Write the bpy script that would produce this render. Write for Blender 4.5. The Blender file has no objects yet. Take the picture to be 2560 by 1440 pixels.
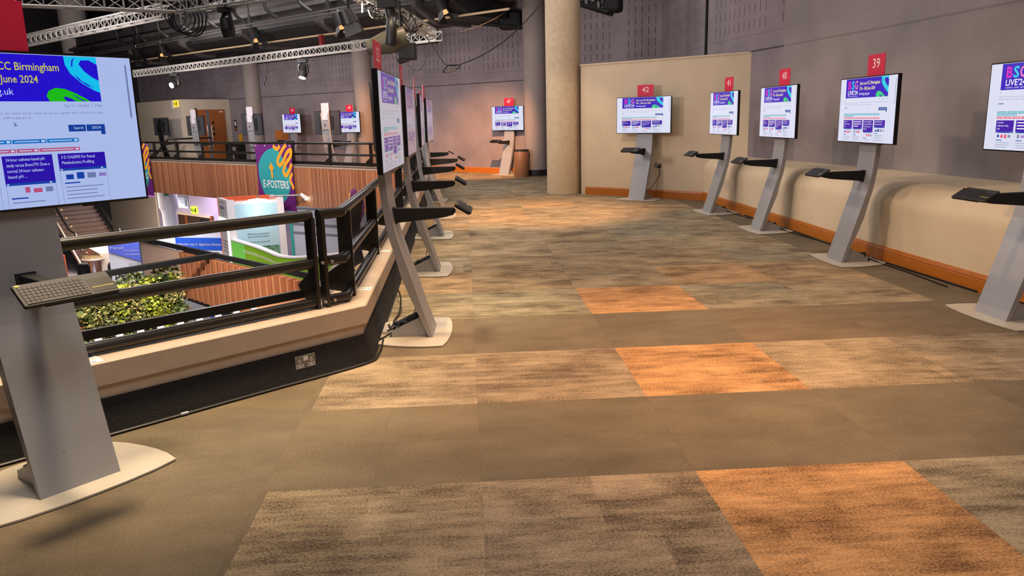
import bpy, bmesh, math, random
from mathutils import Vector, Matrix
random.seed(7)
S = bpy.context.scene
COL = S.collection
PI = math.pi

# ---------------------------------------------------------------- camera
cam = bpy.data.cameras.new('camera')
cam.sensor_width = 36.0
cam.lens = 1937.45 / 2560 * 36.0
cam.clip_start = 0.05
cam.clip_end = 200
camo = bpy.data.objects.new('camera', cam)
COL.objects.link(camo)
_p, _r = 0.21601, -0.0242989
F_ = Vector((0, math.cos(_p), -math.sin(_p)))
R0 = Vector((1, 0, 0))
D0 = Vector((0, -math.sin(_p), -math.cos(_p)))
R_ = R0 * math.cos(_r) - D0 * math.sin(_r)
D_ = R0 * math.sin(_r) + D0 * math.cos(_r)
camo.matrix_world = Matrix(((R_.x, -D_.x, -F_.x, 0), (R_.y, -D_.y, -F_.y, 0), (R_.z, -D_.z, -F_.z, 1.66676), (0, 0, 0, 1)))
S.camera = camo

# ---------------------------------------------------------------- world, exposure, lights
S.view_settings.view_transform = 'Standard'
S.view_settings.look = 'None'
S.view_settings.gamma = 1.0
S.view_settings.exposure = 0.0
S.view_settings.use_curve_mapping = False
S.cycles.use_denoising = True
S.cycles.max_bounces = 6
S.cycles.diffuse_bounces = 3
S.cycles.glossy_bounces = 3
S.cycles.sample_clamp_indirect = 4.0
S.cycles.caustics_reflective = False
S.cycles.caustics_refractive = False
W = bpy.data.worlds.new('world')
S.world = W
W.use_nodes = True
W.node_tree.nodes['Background'].inputs[0].default_value = (0.80, 0.78, 0.86, 1)
W.node_tree.nodes['Background'].inputs[1].default_value = 0.16


def light(kind, name, loc, energy, color, size=0.3, aim=None, angle=60, blend=0.5, sy=None):
    d = bpy.data.lights.new(name, kind)
    d.energy = energy
    d.color = color
    if kind == 'AREA':
        d.shape = 'RECTANGLE' if sy else 'DISK'
        d.size = size
        if sy:
            d.size_y = sy
    else:
        d.shadow_soft_size = size
    if kind == 'SPOT':
        d.spot_size = math.radians(angle)
        d.spot_blend = blend
    o = bpy.data.objects.new(name, d)
    COL.objects.link(o)
    o.location = loc
    if aim is not None:
        v = Vector(aim) - Vector(loc)
        o.rotation_euler = v.to_track_quat('-Z', 'Y').to_euler()
    elif kind == 'AREA':
        pass
    return o


WARM = (1.0, 0.54, 0.25)
TUNG = (1.0, 0.76, 0.50)
SOFT = (1.0, 0.90, 0.80)
COOL = (0.86, 0.92, 1.0)
# added soft fills over the balcony and the void, standing for no fixture
FILL = (1.0, 0.92, 0.92)
for p_, e_ in (((1.6, -0.8, 6.4), 260), ((1.2, 9.0, 6.9), 120), ((0.6, 16.0, 6.9), 170), ((-5.0, 24.5, 6.9), 330), ((-11.0, 28.5, 7.0), 380),
               ((-5.5, 8.0, 6.9), 200), ((-7.5, 16.0, 6.9), 330), ((-13.0, 20.0, 6.9), 330)):
    light('AREA', 'fill_light', p_, e_, FILL, 3.5)
# added fill lamps hung free in the void, turned to the back wall and to the gantry
for p_, a_, e_ in (((-2.8, 17.0, 2.6), (-1.0, 24.8, 3.4), 100), ((-6.6, 20.2, 2.6), (-6.5, 29.6, 3.6), 150), ((-11.0, 23.6, 2.6), (-10.5, 33.0, 3.6), 190),
                   ((-2.6, 12.4, 2.7), (4.2, 17.0, 4.2), 80), ((-7.5, 12.4, 2.4), (-13.0, 30.0, 6.0), 190), ((-15.5, 26.5, 2.4), (-15.5, 38.0, 3.6), 170), ((-3.0, 9.0, 2.8), (5.3, 10.0, 4.2), 60)):
    light('AREA', 'wall_fill', p_, e_, (1.0, 0.90, 0.90), 0.8, a_)
# spots on the rigging over the void, thrown onto the right-hand wall and kiosks
light('SPOT', 'rig_spot', (-3.2, 7.6, 5.6), 560, TUNG, 0.12, (4.6, 8.6, 0.0), 42, 0.6)
light('SPOT', 'rig_spot', (-3.0, 10.6, 5.6), 560, TUNG, 0.12, (4.2, 12.2, 0.0), 42, 0.6)
light('SPOT', 'rig_spot', (-3.2, 4.2, 5.6), 520, TUNG, 0.12, (4.8, 5.4, 0.0), 44, 0.6)
light('SPOT', 'rig_spot', (-1.6, 8.2, 6.2), 900, TUNG, 0.08, (0.9, 17.0, 0.2), 25, 0.35)
# down-lights above the kerb
light('SPOT', 'down_spot', (-1.9, 4.3, 6.9), 3900, TUNG, 0.55, (-1.95, 4.35, 0.0), 34, 0.9)
light('SPOT', 'down_spot', (-1.2, 6.8, 6.9), 2600, TUNG, 0.55, (-1.25, 6.8, 0.0), 36, 0.9)
light('SPOT', 'down_spot', (-1.4, 10.5, 6.9), 1900, TUNG, 0.55, (-1.45, 10.5, 0.0), 44, 0.9)
# warm pools on the carpet
light('SPOT', 'pool_spot', (1.2, 4.0, 6.6), 2000, WARM, 0.05, (1.0, 5.2, 0), 44, 1.0)
light('SPOT', 'pool_spot', (1.2, 5.6, 6.8), 900, (1.0, 0.60, 0.34), 0.05, (1.4, 6.4, 0), 70, 1.0)
light('SPOT', 'pool_spot', (0.6, 10.4, 6.6), 5200, WARM, 0.05, (0.4, 13.8, 0), 40, 1.0)
light('SPOT', 'pool_spot', (-0.4, 17.6, 5.0), 6500, (1.0, 0.47, 0.20), 0.05, (-1.1, 24.4, 0.3), 36, 0.9)
light('SPOT', 'pool_spot', (-3.6, 21.0, 4.4), 2600, (1.0, 0.47, 0.20), 0.05, (-5.2, 27.6, 0.2), 46, 0.8)
light('SPOT', 'pool_spot', (1.6, 1.0, 6.4), 700, WARM, 0.05, (1.4, 2.6, 0), 44, 1.0)
light('SPOT', 'clad_spot', (-2.4, 17.0, 3.3), 1100, WARM, 0.05, (-4.6, 22.9, -0.3), 40, 0.9)
# the hall below
light('AREA', 'hall_light', (-9.0, 27.0, -0.95), 70, COOL, 2.5)
light('AREA', 'hall_light', (-14.5, 29.5, -1.0), 190, COOL, 3.0)
light('SPOT', 'hall_fill_spot', (-6.4, 13.8, 2.6), 4200, (1.0, .93, .84), 0.3, (-8.9, 18.2, -3.0), 64, 0.6)  # added to brighten the plants and battens
light('AREA', 'hall_light', (-17.5, 34.0, -0.9), 420, (1.0, .9, .8), 2.5)
light('AREA', 'hall_light', (-14.5, 35.0, -1.0), 80, (0.86, 0.74, 1.0), 2.0)
light('SPOT', 'hall_fill_spot', (-15.5, 33.0, -1.2), 800, (1.0, .9, .82), 0.3, (-19.5, 40.5, -2.6), 60, 0.8)  # added to brighten the beige stair wall

# ---------------------------------------------------------------- helpers


def lin(c):
    return tuple((x / 12.92 if x <= 0.04045 else ((x + 0.055) / 1.055) ** 2.4) for x in [v / 255 for v in c]) + (1.0,)


MATS = {}


def mat(name, rgb, rough=0.6, metal=0.0, emit=0.0, noise=0.0, nscale=20.0, bump=0.0, spec=0.5, stretch=None):
    if name in MATS:
        return MATS[name]
    m = bpy.data.materials.new(name)
    m.use_nodes = True
    nt = m.node_tree
    b = nt.nodes['Principled BSDF']
    b.inputs['Base Color'].default_value = lin(rgb)
    b.inputs['Roughness'].default_value = rough
    b.inputs['Metallic'].default_value = metal
    b.inputs['Specular IOR Level'].default_value = spec
    if emit:
        b.inputs['Base Color'].default_value = (0.01, 0.01, 0.01, 1)
        b.inputs['Emission Color'].default_value = lin(rgb)
        b.inputs['Emission Strength'].default_value = emit
    if noise or bump:
        tc = nt.nodes.new('ShaderNodeTexCoord')
        n = nt.nodes.new('ShaderNodeTexNoise')
        n.inputs['Scale'].default_value = nscale
        n.inputs['Detail'].default_value = 4
        src = tc.outputs['Object']
        if stretch:
            mp = nt.nodes.new('ShaderNodeMapping')
            mp.inputs['Scale'].default_value = stretch
            nt.links.new(src, mp.inputs[0])
            src = mp.outputs[0]
        nt.links.new(src, n.inputs['Vector'])
        if noise:
            cr = nt.nodes.new('ShaderNodeMapRange')
            cr.inputs[1].default_value = 0.3
            cr.inputs[2].default_value = 0.7
            cr.inputs[3].default_value = 1 - noise
            cr.inputs[4].default_value = 1 + noise
            nt.links.new(n.outputs['Fac'], cr.inputs[0])
            mx = nt.nodes.new('ShaderNodeMix')
            mx.data_type = 'RGBA'
            mx.blend_type = 'MULTIPLY'
            mx.inputs['Factor'].default_value = 1
            mx.inputs[6].default_value = lin(rgb)
            nt.links.new(cr.outputs[0], mx.inputs[7])
            nt.links.new(mx.outputs[2], b.inputs['Base Color'])
        if bump:
            bp = nt.nodes.new('ShaderNodeBump')
            bp.inputs['Strength'].default_value = bump
            bp.inputs['Distance'].default_value = 0.01
            nt.links.new(n.outputs['Fac'], bp.inputs['Height'])
            nt.links.new(bp.outputs[0], b.inputs['Normal'])
    MATS[name] = m
    return m


class NB:
    """small node builder"""
    def __init__(s, m):
        s.nt = m.node_tree

    def n(s, t, **k):
        nd = s.nt.nodes.new(t)
        for a, v in k.items():
            setattr(nd, a, v)
        return nd

    def put(s, sock, v):
        if hasattr(v, 'is_linked') or hasattr(v, 'links'):
            s.nt.links.new(v, sock)
        else:
            sock.default_value = v

    def m(s, op, a, b=0.0, c=0.0):
        nd = s.n('ShaderNodeMath', operation=op)
        for i, v in enumerate((a, b, c)):
            s.put(nd.inputs[i], v)
        return nd.outputs[0]

    def mr(s, x, a, b, c=0.0, d=1.0):
        nd = s.n('ShaderNodeMapRange')
        s.put(nd.inputs[0], x)
        for i, v in enumerate((a, b, c, d)):
            s.put(nd.inputs[i + 1], v)
        return nd.outputs[0]

    def mix(s, f, a, b, blend='MIX'):
        nd = s.n('ShaderNodeMix', data_type='RGBA', blend_type=blend)
        s.put(nd.inputs['Factor'], f)
        s.put(nd.inputs[6], a)
        s.put(nd.inputs[7], b)
        return nd.outputs[2]

    def comb(s, x, y, z=0.0):
        nd = s.n('ShaderNodeCombineXYZ')
        for i, v in enumerate((x, y, z)):
            s.put(nd.inputs[i], v)
        return nd.outputs[0]

    def noise(s, vec, scale, detail=3.0, rough=0.5):
        nd = s.n('ShaderNodeTexNoise')
        s.put(nd.inputs['Vector'], vec)
        nd.inputs['Scale'].default_value = scale
        nd.inputs['Detail'].default_value = detail
        nd.inputs['Roughness'].default_value = rough
        return nd.outputs['Fac']

    def white(s, vec):
        nd = s.n('ShaderNodeTexWhiteNoise', noise_dimensions='3D')
        s.put(nd.inputs['Vector'], vec)
        return nd.outputs['Value']


class MB:
    def __init__(s):
        s.v, s.f, s.mi, s.mats = [], [], [], []

    def slot(s, m):
        if m not in s.mats:
            s.mats.append(m)
        return s.mats.index(m)

    def add(s, vs, fs, m):
        b = len(s.v)
        k = s.slot(m)
        s.v += [tuple(v) for v in vs]
        for f in fs:
            s.f.append([b + i for i in f])
            s.mi.append(k)
        return s

    def hexa(s, p, m):
        return s.add(p, [(0, 3, 2, 1), (4, 5, 6, 7), (0, 1, 5, 4), (1, 2, 6, 5), (2, 3, 7, 6), (3, 0, 4, 7)], m)

    def box(s, x0, x1, y0, y1, z0, z1, m):
        return s.hexa([(x0, y0, z0), (x1, y0, z0), (x1, y1, z0), (x0, y1, z0), (x0, y0, z1), (x1, y0, z1), (x1, y1, z1), (x0, y1, z1)], m)

    def fbox(s, p, d, a0, a1, b0, b1, z0, z1, m):
        """box in a plan frame: p origin, d unit direction, b along its right-hand normal"""
        n = (d[1], -d[0])
        q = [(p[0] + d[0] * a + n[0] * b, p[1] + d[1] * a + n[1] * b) for a, b in ((a0, b0), (a1, b0), (a1, b1), (a0, b1))]
        return s.hexa([(x, y, z0) for x, y in q] + [(x, y, z1) for x, y in q], m)

    def cyl(s, a, b, r, m, n=12, r2=None, cap=True):
        a, b = Vector(a), Vector(b)
        d = (b - a).normalized()
        u = d.orthogonal().normalized()
        w = d.cross(u)
        r2 = r if r2 is None else r2
        vs = []
        for c, rr in ((a, r), (b, r2)):
            for i in range(n):
                t = 2 * PI * i / n
                vs.append(c + u * (rr * math.cos(t)) + w * (rr * math.sin(t)))
        fs = [(i, (i + 1) % n, n + (i + 1) % n, n + i) for i in range(n)]
        if cap:
            fs += [tuple(range(n - 1, -1, -1)), tuple(range(n, 2 * n))]
        return s.add(vs, fs, m)

    def lathe(s, c, prof, m, n=24):
        vs, fs = [], []
        for r, z in prof:
            for i in range(n):
                t = 2 * PI * i / n
                vs.append((c[0] + r * math.cos(t), c[1] + r * math.sin(t), c[2] + z))
        for j in range(len(prof) - 1):
            for i in range(n):
                k = (i + 1) % n
                fs.append((j * n + i, j * n + k, (j + 1) * n + k, (j + 1) * n + i))
        fs.append(tuple(range(n - 1, -1, -1)))
        fs.append(tuple(range((len(prof) - 1) * n, len(prof) * n)))
        return s.add(vs, fs, m)

    def prism(s, poly, z0, z1, m):
        n = len(poly)
        vs = [(x, y, z0) for x, y in poly] + [(x, y, z1) for x, y in poly]
        fs = [tuple(range(n - 1, -1, -1)), tuple(range(n, 2 * n))] + [(i, (i + 1) % n, n + (i + 1) % n, n + i) for i in range(n)]
        return s.add(vs, fs, m)

    def side(s, poly, x0, x1, m):
        """poly of (y, z) extruded along x"""
        n = len(poly)
        vs = [(x0, y, z) for y, z in poly] + [(x1, y, z) for y, z in poly]
        fs = [tuple(range(n)), tuple(range(2 * n - 1, n - 1, -1))] + [(i, n + i, n + (i + 1) % n, (i + 1) % n) for i in range(n)]
        return s.add(vs, fs, m)

    def tube(s, pts, r, m, n=6, sub=5):
        P = smooth(pts, sub) if sub else [Vector(p) for p in pts]
        vs, fs = [], []
        u = None
        for i, p in enumerate(P):
            d = (P[min(i + 1, len(P) - 1)] - P[max(i - 1, 0)])
            d = d.normalized() if d.length > 1e-9 else Vector((0, 0, 1))
            u = d.orthogonal().normalized() if u is None else (u - d * u.dot(d))
            u = u.normalized() if u.length > 1e-6 else d.orthogonal().normalized()
            w = d.cross(u)
            for k in range(n):
                t = 2 * PI * k / n
                vs.append(p + u * (r * math.cos(t)) + w * (r * math.sin(t)))
        for i in range(len(P) - 1):
            for k in range(n):
                k2 = (k + 1) % n
                fs.append((i * n + k, i * n + k2, (i + 1) * n + k2, (i + 1) * n + k))
        fs += [tuple(range(n - 1, -1, -1)), tuple(range((len(P) - 1) * n, len(P) * n))]
        return s.add(vs, fs, m)

    def build(s, name, parent=None, world=False, shade=False, bevel=0.0, rot=None):
        """link as one mesh object; world: vertices are world coordinates"""
        v = [Vector(q) for q in s.v]
        loc = Vector((0, 0, 0))
        if parent is None and world:
            lo = [min(q[i] for q in v) for i in range(3)]
            hi = [max(q[i] for q in v) for i in range(3)]
            loc = Vector(((lo[0] + hi[0]) / 2, (lo[1] + hi[1]) / 2, lo[2]))
            v = [q - loc for q in v]
        elif parent is not None and world:
            o, off = parent, Vector((0, 0, 0))
            while o is not None:
                off += o.location
                o = o.parent
            v = [q - off for q in v]
        me = bpy.data.meshes.new(name)
        me.from_pydata([tuple(q) for q in v], [], s.f)
        for m in s.mats:
            me.materials.append(m)
        me.polygons.foreach_set('material_index', s.mi)
        bm = bmesh.new()
        bm.from_mesh(me)
        bmesh.ops.recalc_face_normals(bm, faces=bm.faces)
        bm.to_mesh(me)
        bm.free()
        if shade:
            me.polygons.foreach_set('use_smooth', [True] * len(me.polygons))
            try:
                me.set_sharp_from_angle(angle=math.radians(40))
            except Exception:
                pass
        me.update()
        o = bpy.data.objects.new(name, me)
        COL.objects.link(o)
        o.location = loc
        if parent is not None:
            o.parent = parent
        if bevel:
            bv = o.modifiers.new('bevel', 'BEVEL')
            bv.width = bevel
            bv.segments = 2
            bv.limit_method = 'ANGLE'
        return o


def smooth(pts, sub=5):
    P = [Vector(p) for p in pts]
    out = []
    for i in range(len(P) - 1):
        p0, p1, p2, p3 = P[max(i - 1, 0)], P[i], P[i + 1], P[min(i + 2, len(P) - 1)]
        for k in range(sub):
            t = k / sub
            out.append(0.5 * ((2 * p1) + (p2 - p0) * t + (2 * p0 - 5 * p1 + 4 * p2 - p3) * t * t + (3 * p1 - p0 - 3 * p2 + p3) * t ** 3))
    out.append(P[-1])
    return out


def tag(o, label=None, cat=None, group=None, kind=None):
    if label:
        o['label'] = label
    if cat:
        o['category'] = cat
    if group:
        o['group'] = group
    if kind:
        o['kind'] = kind
    return o


def empty(name, loc, rz=0.0):
    o = bpy.data.objects.new(name, None)
    COL.objects.link(o)
    o.location = loc
    o.rotation_euler = (0, 0, rz)
    o.empty_display_size = 0.1
    return o


def struct(o):
    o['kind'] = 'structure'
    return o


def sweep(path, prof, m, mb=None, closed=True):
    """sweep a profile of (offset to the right, z) along a plan polyline with mitred corners"""
    mb = mb or MB()
    P = [Vector((p[0], p[1])) for p in path]
    rows = []
    for i, p in enumerate(P):
        d0 = (p - P[i - 1]).normalized() if i else None
        d1 = (P[i + 1] - p).normalized() if i < len(P) - 1 else None
        if d0 is None:
            d0 = d1
        if d1 is None:
            d1 = d0
        n0, n1 = Vector((d0.y, -d0.x)), Vector((d1.y, -d1.x))
        b = (n0 + n1).normalized()
        k = 1.0 / max(b.dot(n0), 0.2)
        rows.append([(p.x + b.x * o * k, p.y + b.y * o * k, z) for o, z in prof])
    n = len(prof)
    vs = [q for r in rows for q in r]
    fs = []
    for i in range(len(P) - 1):
        for j in range(n if closed else n - 1):
            j2 = (j + 1) % n
            fs.append((i * n + j, (i + 1) * n + j, (i + 1) * n + j2, i * n + j2))
    if closed:
        fs += [tuple(range(n)), tuple(range((len(P) - 1) * n + n - 1, (len(P) - 1) * n - 1, -1))]
    return mb.add(vs, fs, m)


_FONT = {}


def text2d(txt, size, spacing=1.0, bold=0.0):
    """outline of a line of text as 2D verts and faces, starting at x=0, baseline y=0"""
    key = (txt, spacing, bold)
    if key not in _FONT:
        cu = bpy.data.curves.new('t', 'FONT')
        cu.body = txt
        cu.size = 1.0
        cu.resolution_u = 2
        cu.space_character = spacing
        cu.offset = bold
        ob = bpy.data.objects.new('t', cu)
        me = bpy.data.meshes.new_from_object(ob)
        _FONT[key] = ([(v.co.x, v.co.y) for v in me.vertices], [tuple(p.vertices) for p in me.polygons])
        bpy.data.objects.remove(ob)
        bpy.data.meshes.remove(me)
        bpy.data.curves.remove(cu)
    vs, fs = _FONT[key]
    return [(x * size, y * size) for x, y in vs], fs


def put_text(mb, txt, fn, m, size, width=None, align='l', bold=0.0, stretch=1.0):
    """fn maps a 2D point to 3D; width fits the line to that width"""
    vs, fs = text2d(txt, size, bold=bold)
    if not vs:
        return
    x0, x1 = min(v[0] for v in vs), max(v[0] for v in vs)
    k = (width / (x1 - x0)) if width else stretch
    w = (x1 - x0) * k
    sh = {'l': 0, 'c': -w / 2, 'r': -w}[align]
    mb.add([fn((x - x0) * k + sh, y) for x, y in vs], fs, m)


# ---------------------------------------------------------------- materials
M = dict(
    wall=None,
    silver=mat('silver_paint', (154, 154, 156), 0.42, 0.3, noise=0.03, nscale=6),
    base=mat('base_plate', (190, 182, 166), 0.4, 0.15, noise=0.04, nscale=5),
    black=mat('black_plastic', (16, 15, 16), 0.4),
    matte=mat('matt_black', (9, 9, 10), 0.75),
    rail=mat('rail_paint', (30, 28, 26), 0.28, 0.0, noise=0.08, nscale=40),
    bezel=mat('bezel', (10, 8, 14), 0.25),
    tvback=mat('screen_back', (52, 52, 56), 0.5, noise=0.05, nscale=8),
    red=mat('card_red', (214, 18, 64), 0.45),
    white=mat('card_white', (206, 200, 206), 0.5),
    wtext=mat('white_lettering', (250, 232, 236), 0.5),
    kerb=mat('kerb_paint', (178, 160, 140), 0.45, noise=0.05, nscale=12, bump=0.1),
    capd=mat('kerb_band', (88, 80, 74), 0.5),
    skirt=mat('skirt_cloth', (20, 18, 20), 0.9, noise=0.25, nscale=60, bump=0.4),
    oak=mat('oak_skirting', (172, 98, 22), 0.4, noise=0.14, nscale=9, stretch=(1, 1, 12)),
    plaster=mat('painted_plaster', (206, 186, 156), 0.75, noise=0.04, nscale=3, bump=0.05),
    slab=mat('slab', (120, 112, 108), 0.8),
    truss=mat('truss_aluminium', (196, 192, 184), 0.35, 0.55),
    dark=mat('dark_steel', (20, 19, 19), 0.55),
    soffit=mat('soffit_dark', (30, 28, 29), 0.8, noise=0.1, nscale=2),
    fascia=mat('soffit_grey', (76, 72, 70), 0.8, noise=0.08, nscale=1.5),
    pipe=mat('pipe_cream', (214, 190, 150), 0.45),
    cable=mat('cable_black', (12, 12, 12), 0.5),
    lens=mat('lit_lens', (255, 255, 255), 0.3, emit=8.0),
    barn=mat('barn_door', (24, 23, 22), 0.5),
    glowwarm=mat('lamp_glow', (255, 190, 120), 0.4, emit=1.1),
    olive=mat('olive_can', (96, 90, 70), 0.45),
    darkred=mat('dark_red', (120, 20, 26), 0.5),
    lwhite=mat('lower_white', (222, 218, 224), 0.55),
    lgrey=mat('lower_grey', (140, 138, 144), 0.6),
    lav=mat('lower_wall', (196, 182, 206), 0.8, noise=0.03, nscale=2),
    beige=mat('lower_beige', (222, 200, 176), 0.7),
    pinkish=mat('lower_pink', (236, 200, 178), 0.65),
    green=mat('counter_green', (124, 172, 42), 0.4),
    lime=mat('lime_panel', (116, 206, 88), 0.45),
    paleg=mat('pale_green', (196, 226, 196), 0.5),
    mint=mat('mint_graphic', (172, 206, 222), 0.5),
    leafpic=mat('leaf_picture', (96, 140, 116), 0.6, noise=0.6, nscale=14),
    blue=mat('booth_blue', (28, 84, 196), 0.5),
    blue2=mat('poster_blue', (92, 104, 204), 0.5),
    teal2=mat('poster_teal', (24, 116, 146), 0.5),
    orange=mat('booth_inside', (222, 96, 52), 0.6),
    wood2=mat('batten_wood', (172, 106, 70), 0.55, noise=0.18, nscale=6, stretch=(6, 6, 0.6)),
    woodhl=mat('slat_edge_highlight', (226, 160, 110), 0.5),  # highlight on the slat edges, put into the colour
    woodtop=mat('wood_top', (178, 112, 58), 0.5, noise=0.15, nscale=5, stretch=(1, 6, 1)),
    walnut=mat('stair_tread', (74, 52, 42), 0.5, noise=0.2, nscale=8),
    door=mat('door_wood', (150, 84, 36), 0.5, noise=0.14, nscale=5, stretch=(6, 6, 0.7)),
    steel=mat('brushed_steel', (200, 198, 196), 0.25, 0.9),
    socket=mat('socket_plate', (116, 120, 114), 0.35, 0.5),
    bin=mat('bin_brown', (128, 92, 66), 0.4),
    signg=mat('sign_green', (40, 120, 60), 0.5, emit=0.25),
    signy=mat('sign_lit', (255, 214, 60), 0.5, emit=1.2),
    signl=mat('sign_lime', (222, 255, 60), 0.5, emit=1.3),
    glow=mat('light_strip', (236, 255, 240), 0.4, emit=6.0),
    paper=mat('paper_label', (236, 232, 222), 0.6),
    ink=mat('ink', (44, 42, 56), 0.6),
    inkb=mat('ink_blue', (56, 84, 150), 0.6),
    kbody=mat('keyboard_body', (28, 27, 25), 0.5),
    kkey=mat('keyboard_keys', (15, 15, 15), 0.45),
    kpad=mat('keyboard_pad', (22, 22, 21), 0.35),
    kyel=mat('keyboard_yellow', (226, 190, 40), 0.4),
    gold=mat('gold_paper', (222, 196, 120), 0.4, 0.3),
)


def wall_material(name, rgb, slots, groove=0.85):
    """painted acoustic wall: groove at 2.73 m, optional rows of vertical slots higher up"""
    m = mat(name, rgb, 0.85)
    k = NB(m)
    nt = m.node_tree
    b = nt.nodes['Principled BSDF']
    tc = k.n('ShaderNodeTexCoord')
    sp = k.n('ShaderNodeSeparateXYZ')
    nt.links.new(tc.outputs['Object'], sp.inputs[0])
    u, z = sp.outputs[0], sp.outputs[2]
    nz = k.noise(tc.outputs['Object'], 1.2, 4)
    base = k.mix(k.mr(nz, 0.35, 0.65), lin(tuple(c * 0.94 for c in rgb)), lin(tuple(min(255, c * 1.05) for c in rgb)))
    g1 = k.m('LESS_THAN', k.m('ABSOLUTE', k.m('SUBTRACT', z, 2.735)), 0.014)
    g2 = k.m('LESS_THAN', k.m('ABSOLUTE', k.m('SUBTRACT', z, 3.02)), 0.006)
    f = k.m('MULTIPLY', k.m('MAXIMUM', g1, k.m('MULTIPLY', g2, 0.4)), groove)
    if slots:
        fu = k.m('FRACT', k.m('DIVIDE', u, 0.2))
        fz = k.m('FRACT', k.m('DIVIDE', k.m('SUBTRACT', z, 3.12), 0.27))
        panel = k.m('FRACT', k.m('DIVIDE', u, 2.6))
        s_ = k.m('MULTIPLY', k.m('LESS_THAN', fu, 0.085), k.m('LESS_THAN', fz, 0.66))
        s_ = k.m('MULTIPLY', s_, k.m('GREATER_THAN', z, 3.12))
        s_ = k.m('MULTIPLY', s_, k.m('GREATER_THAN', panel, 0.10))
        f = k.m('MAXIMUM', f, s_)
    col = k.mix(k.m('MULTIPLY', f, 0.92), base, lin((16, 13, 15)))
    nt.links.new(col, b.inputs['Base Color'])
    return m


WALL = wall_material('acoustic_wall', (134, 123, 126), True)
WALLP = wall_material('painted_wall', (142, 132, 130), False, 0.3)


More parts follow.
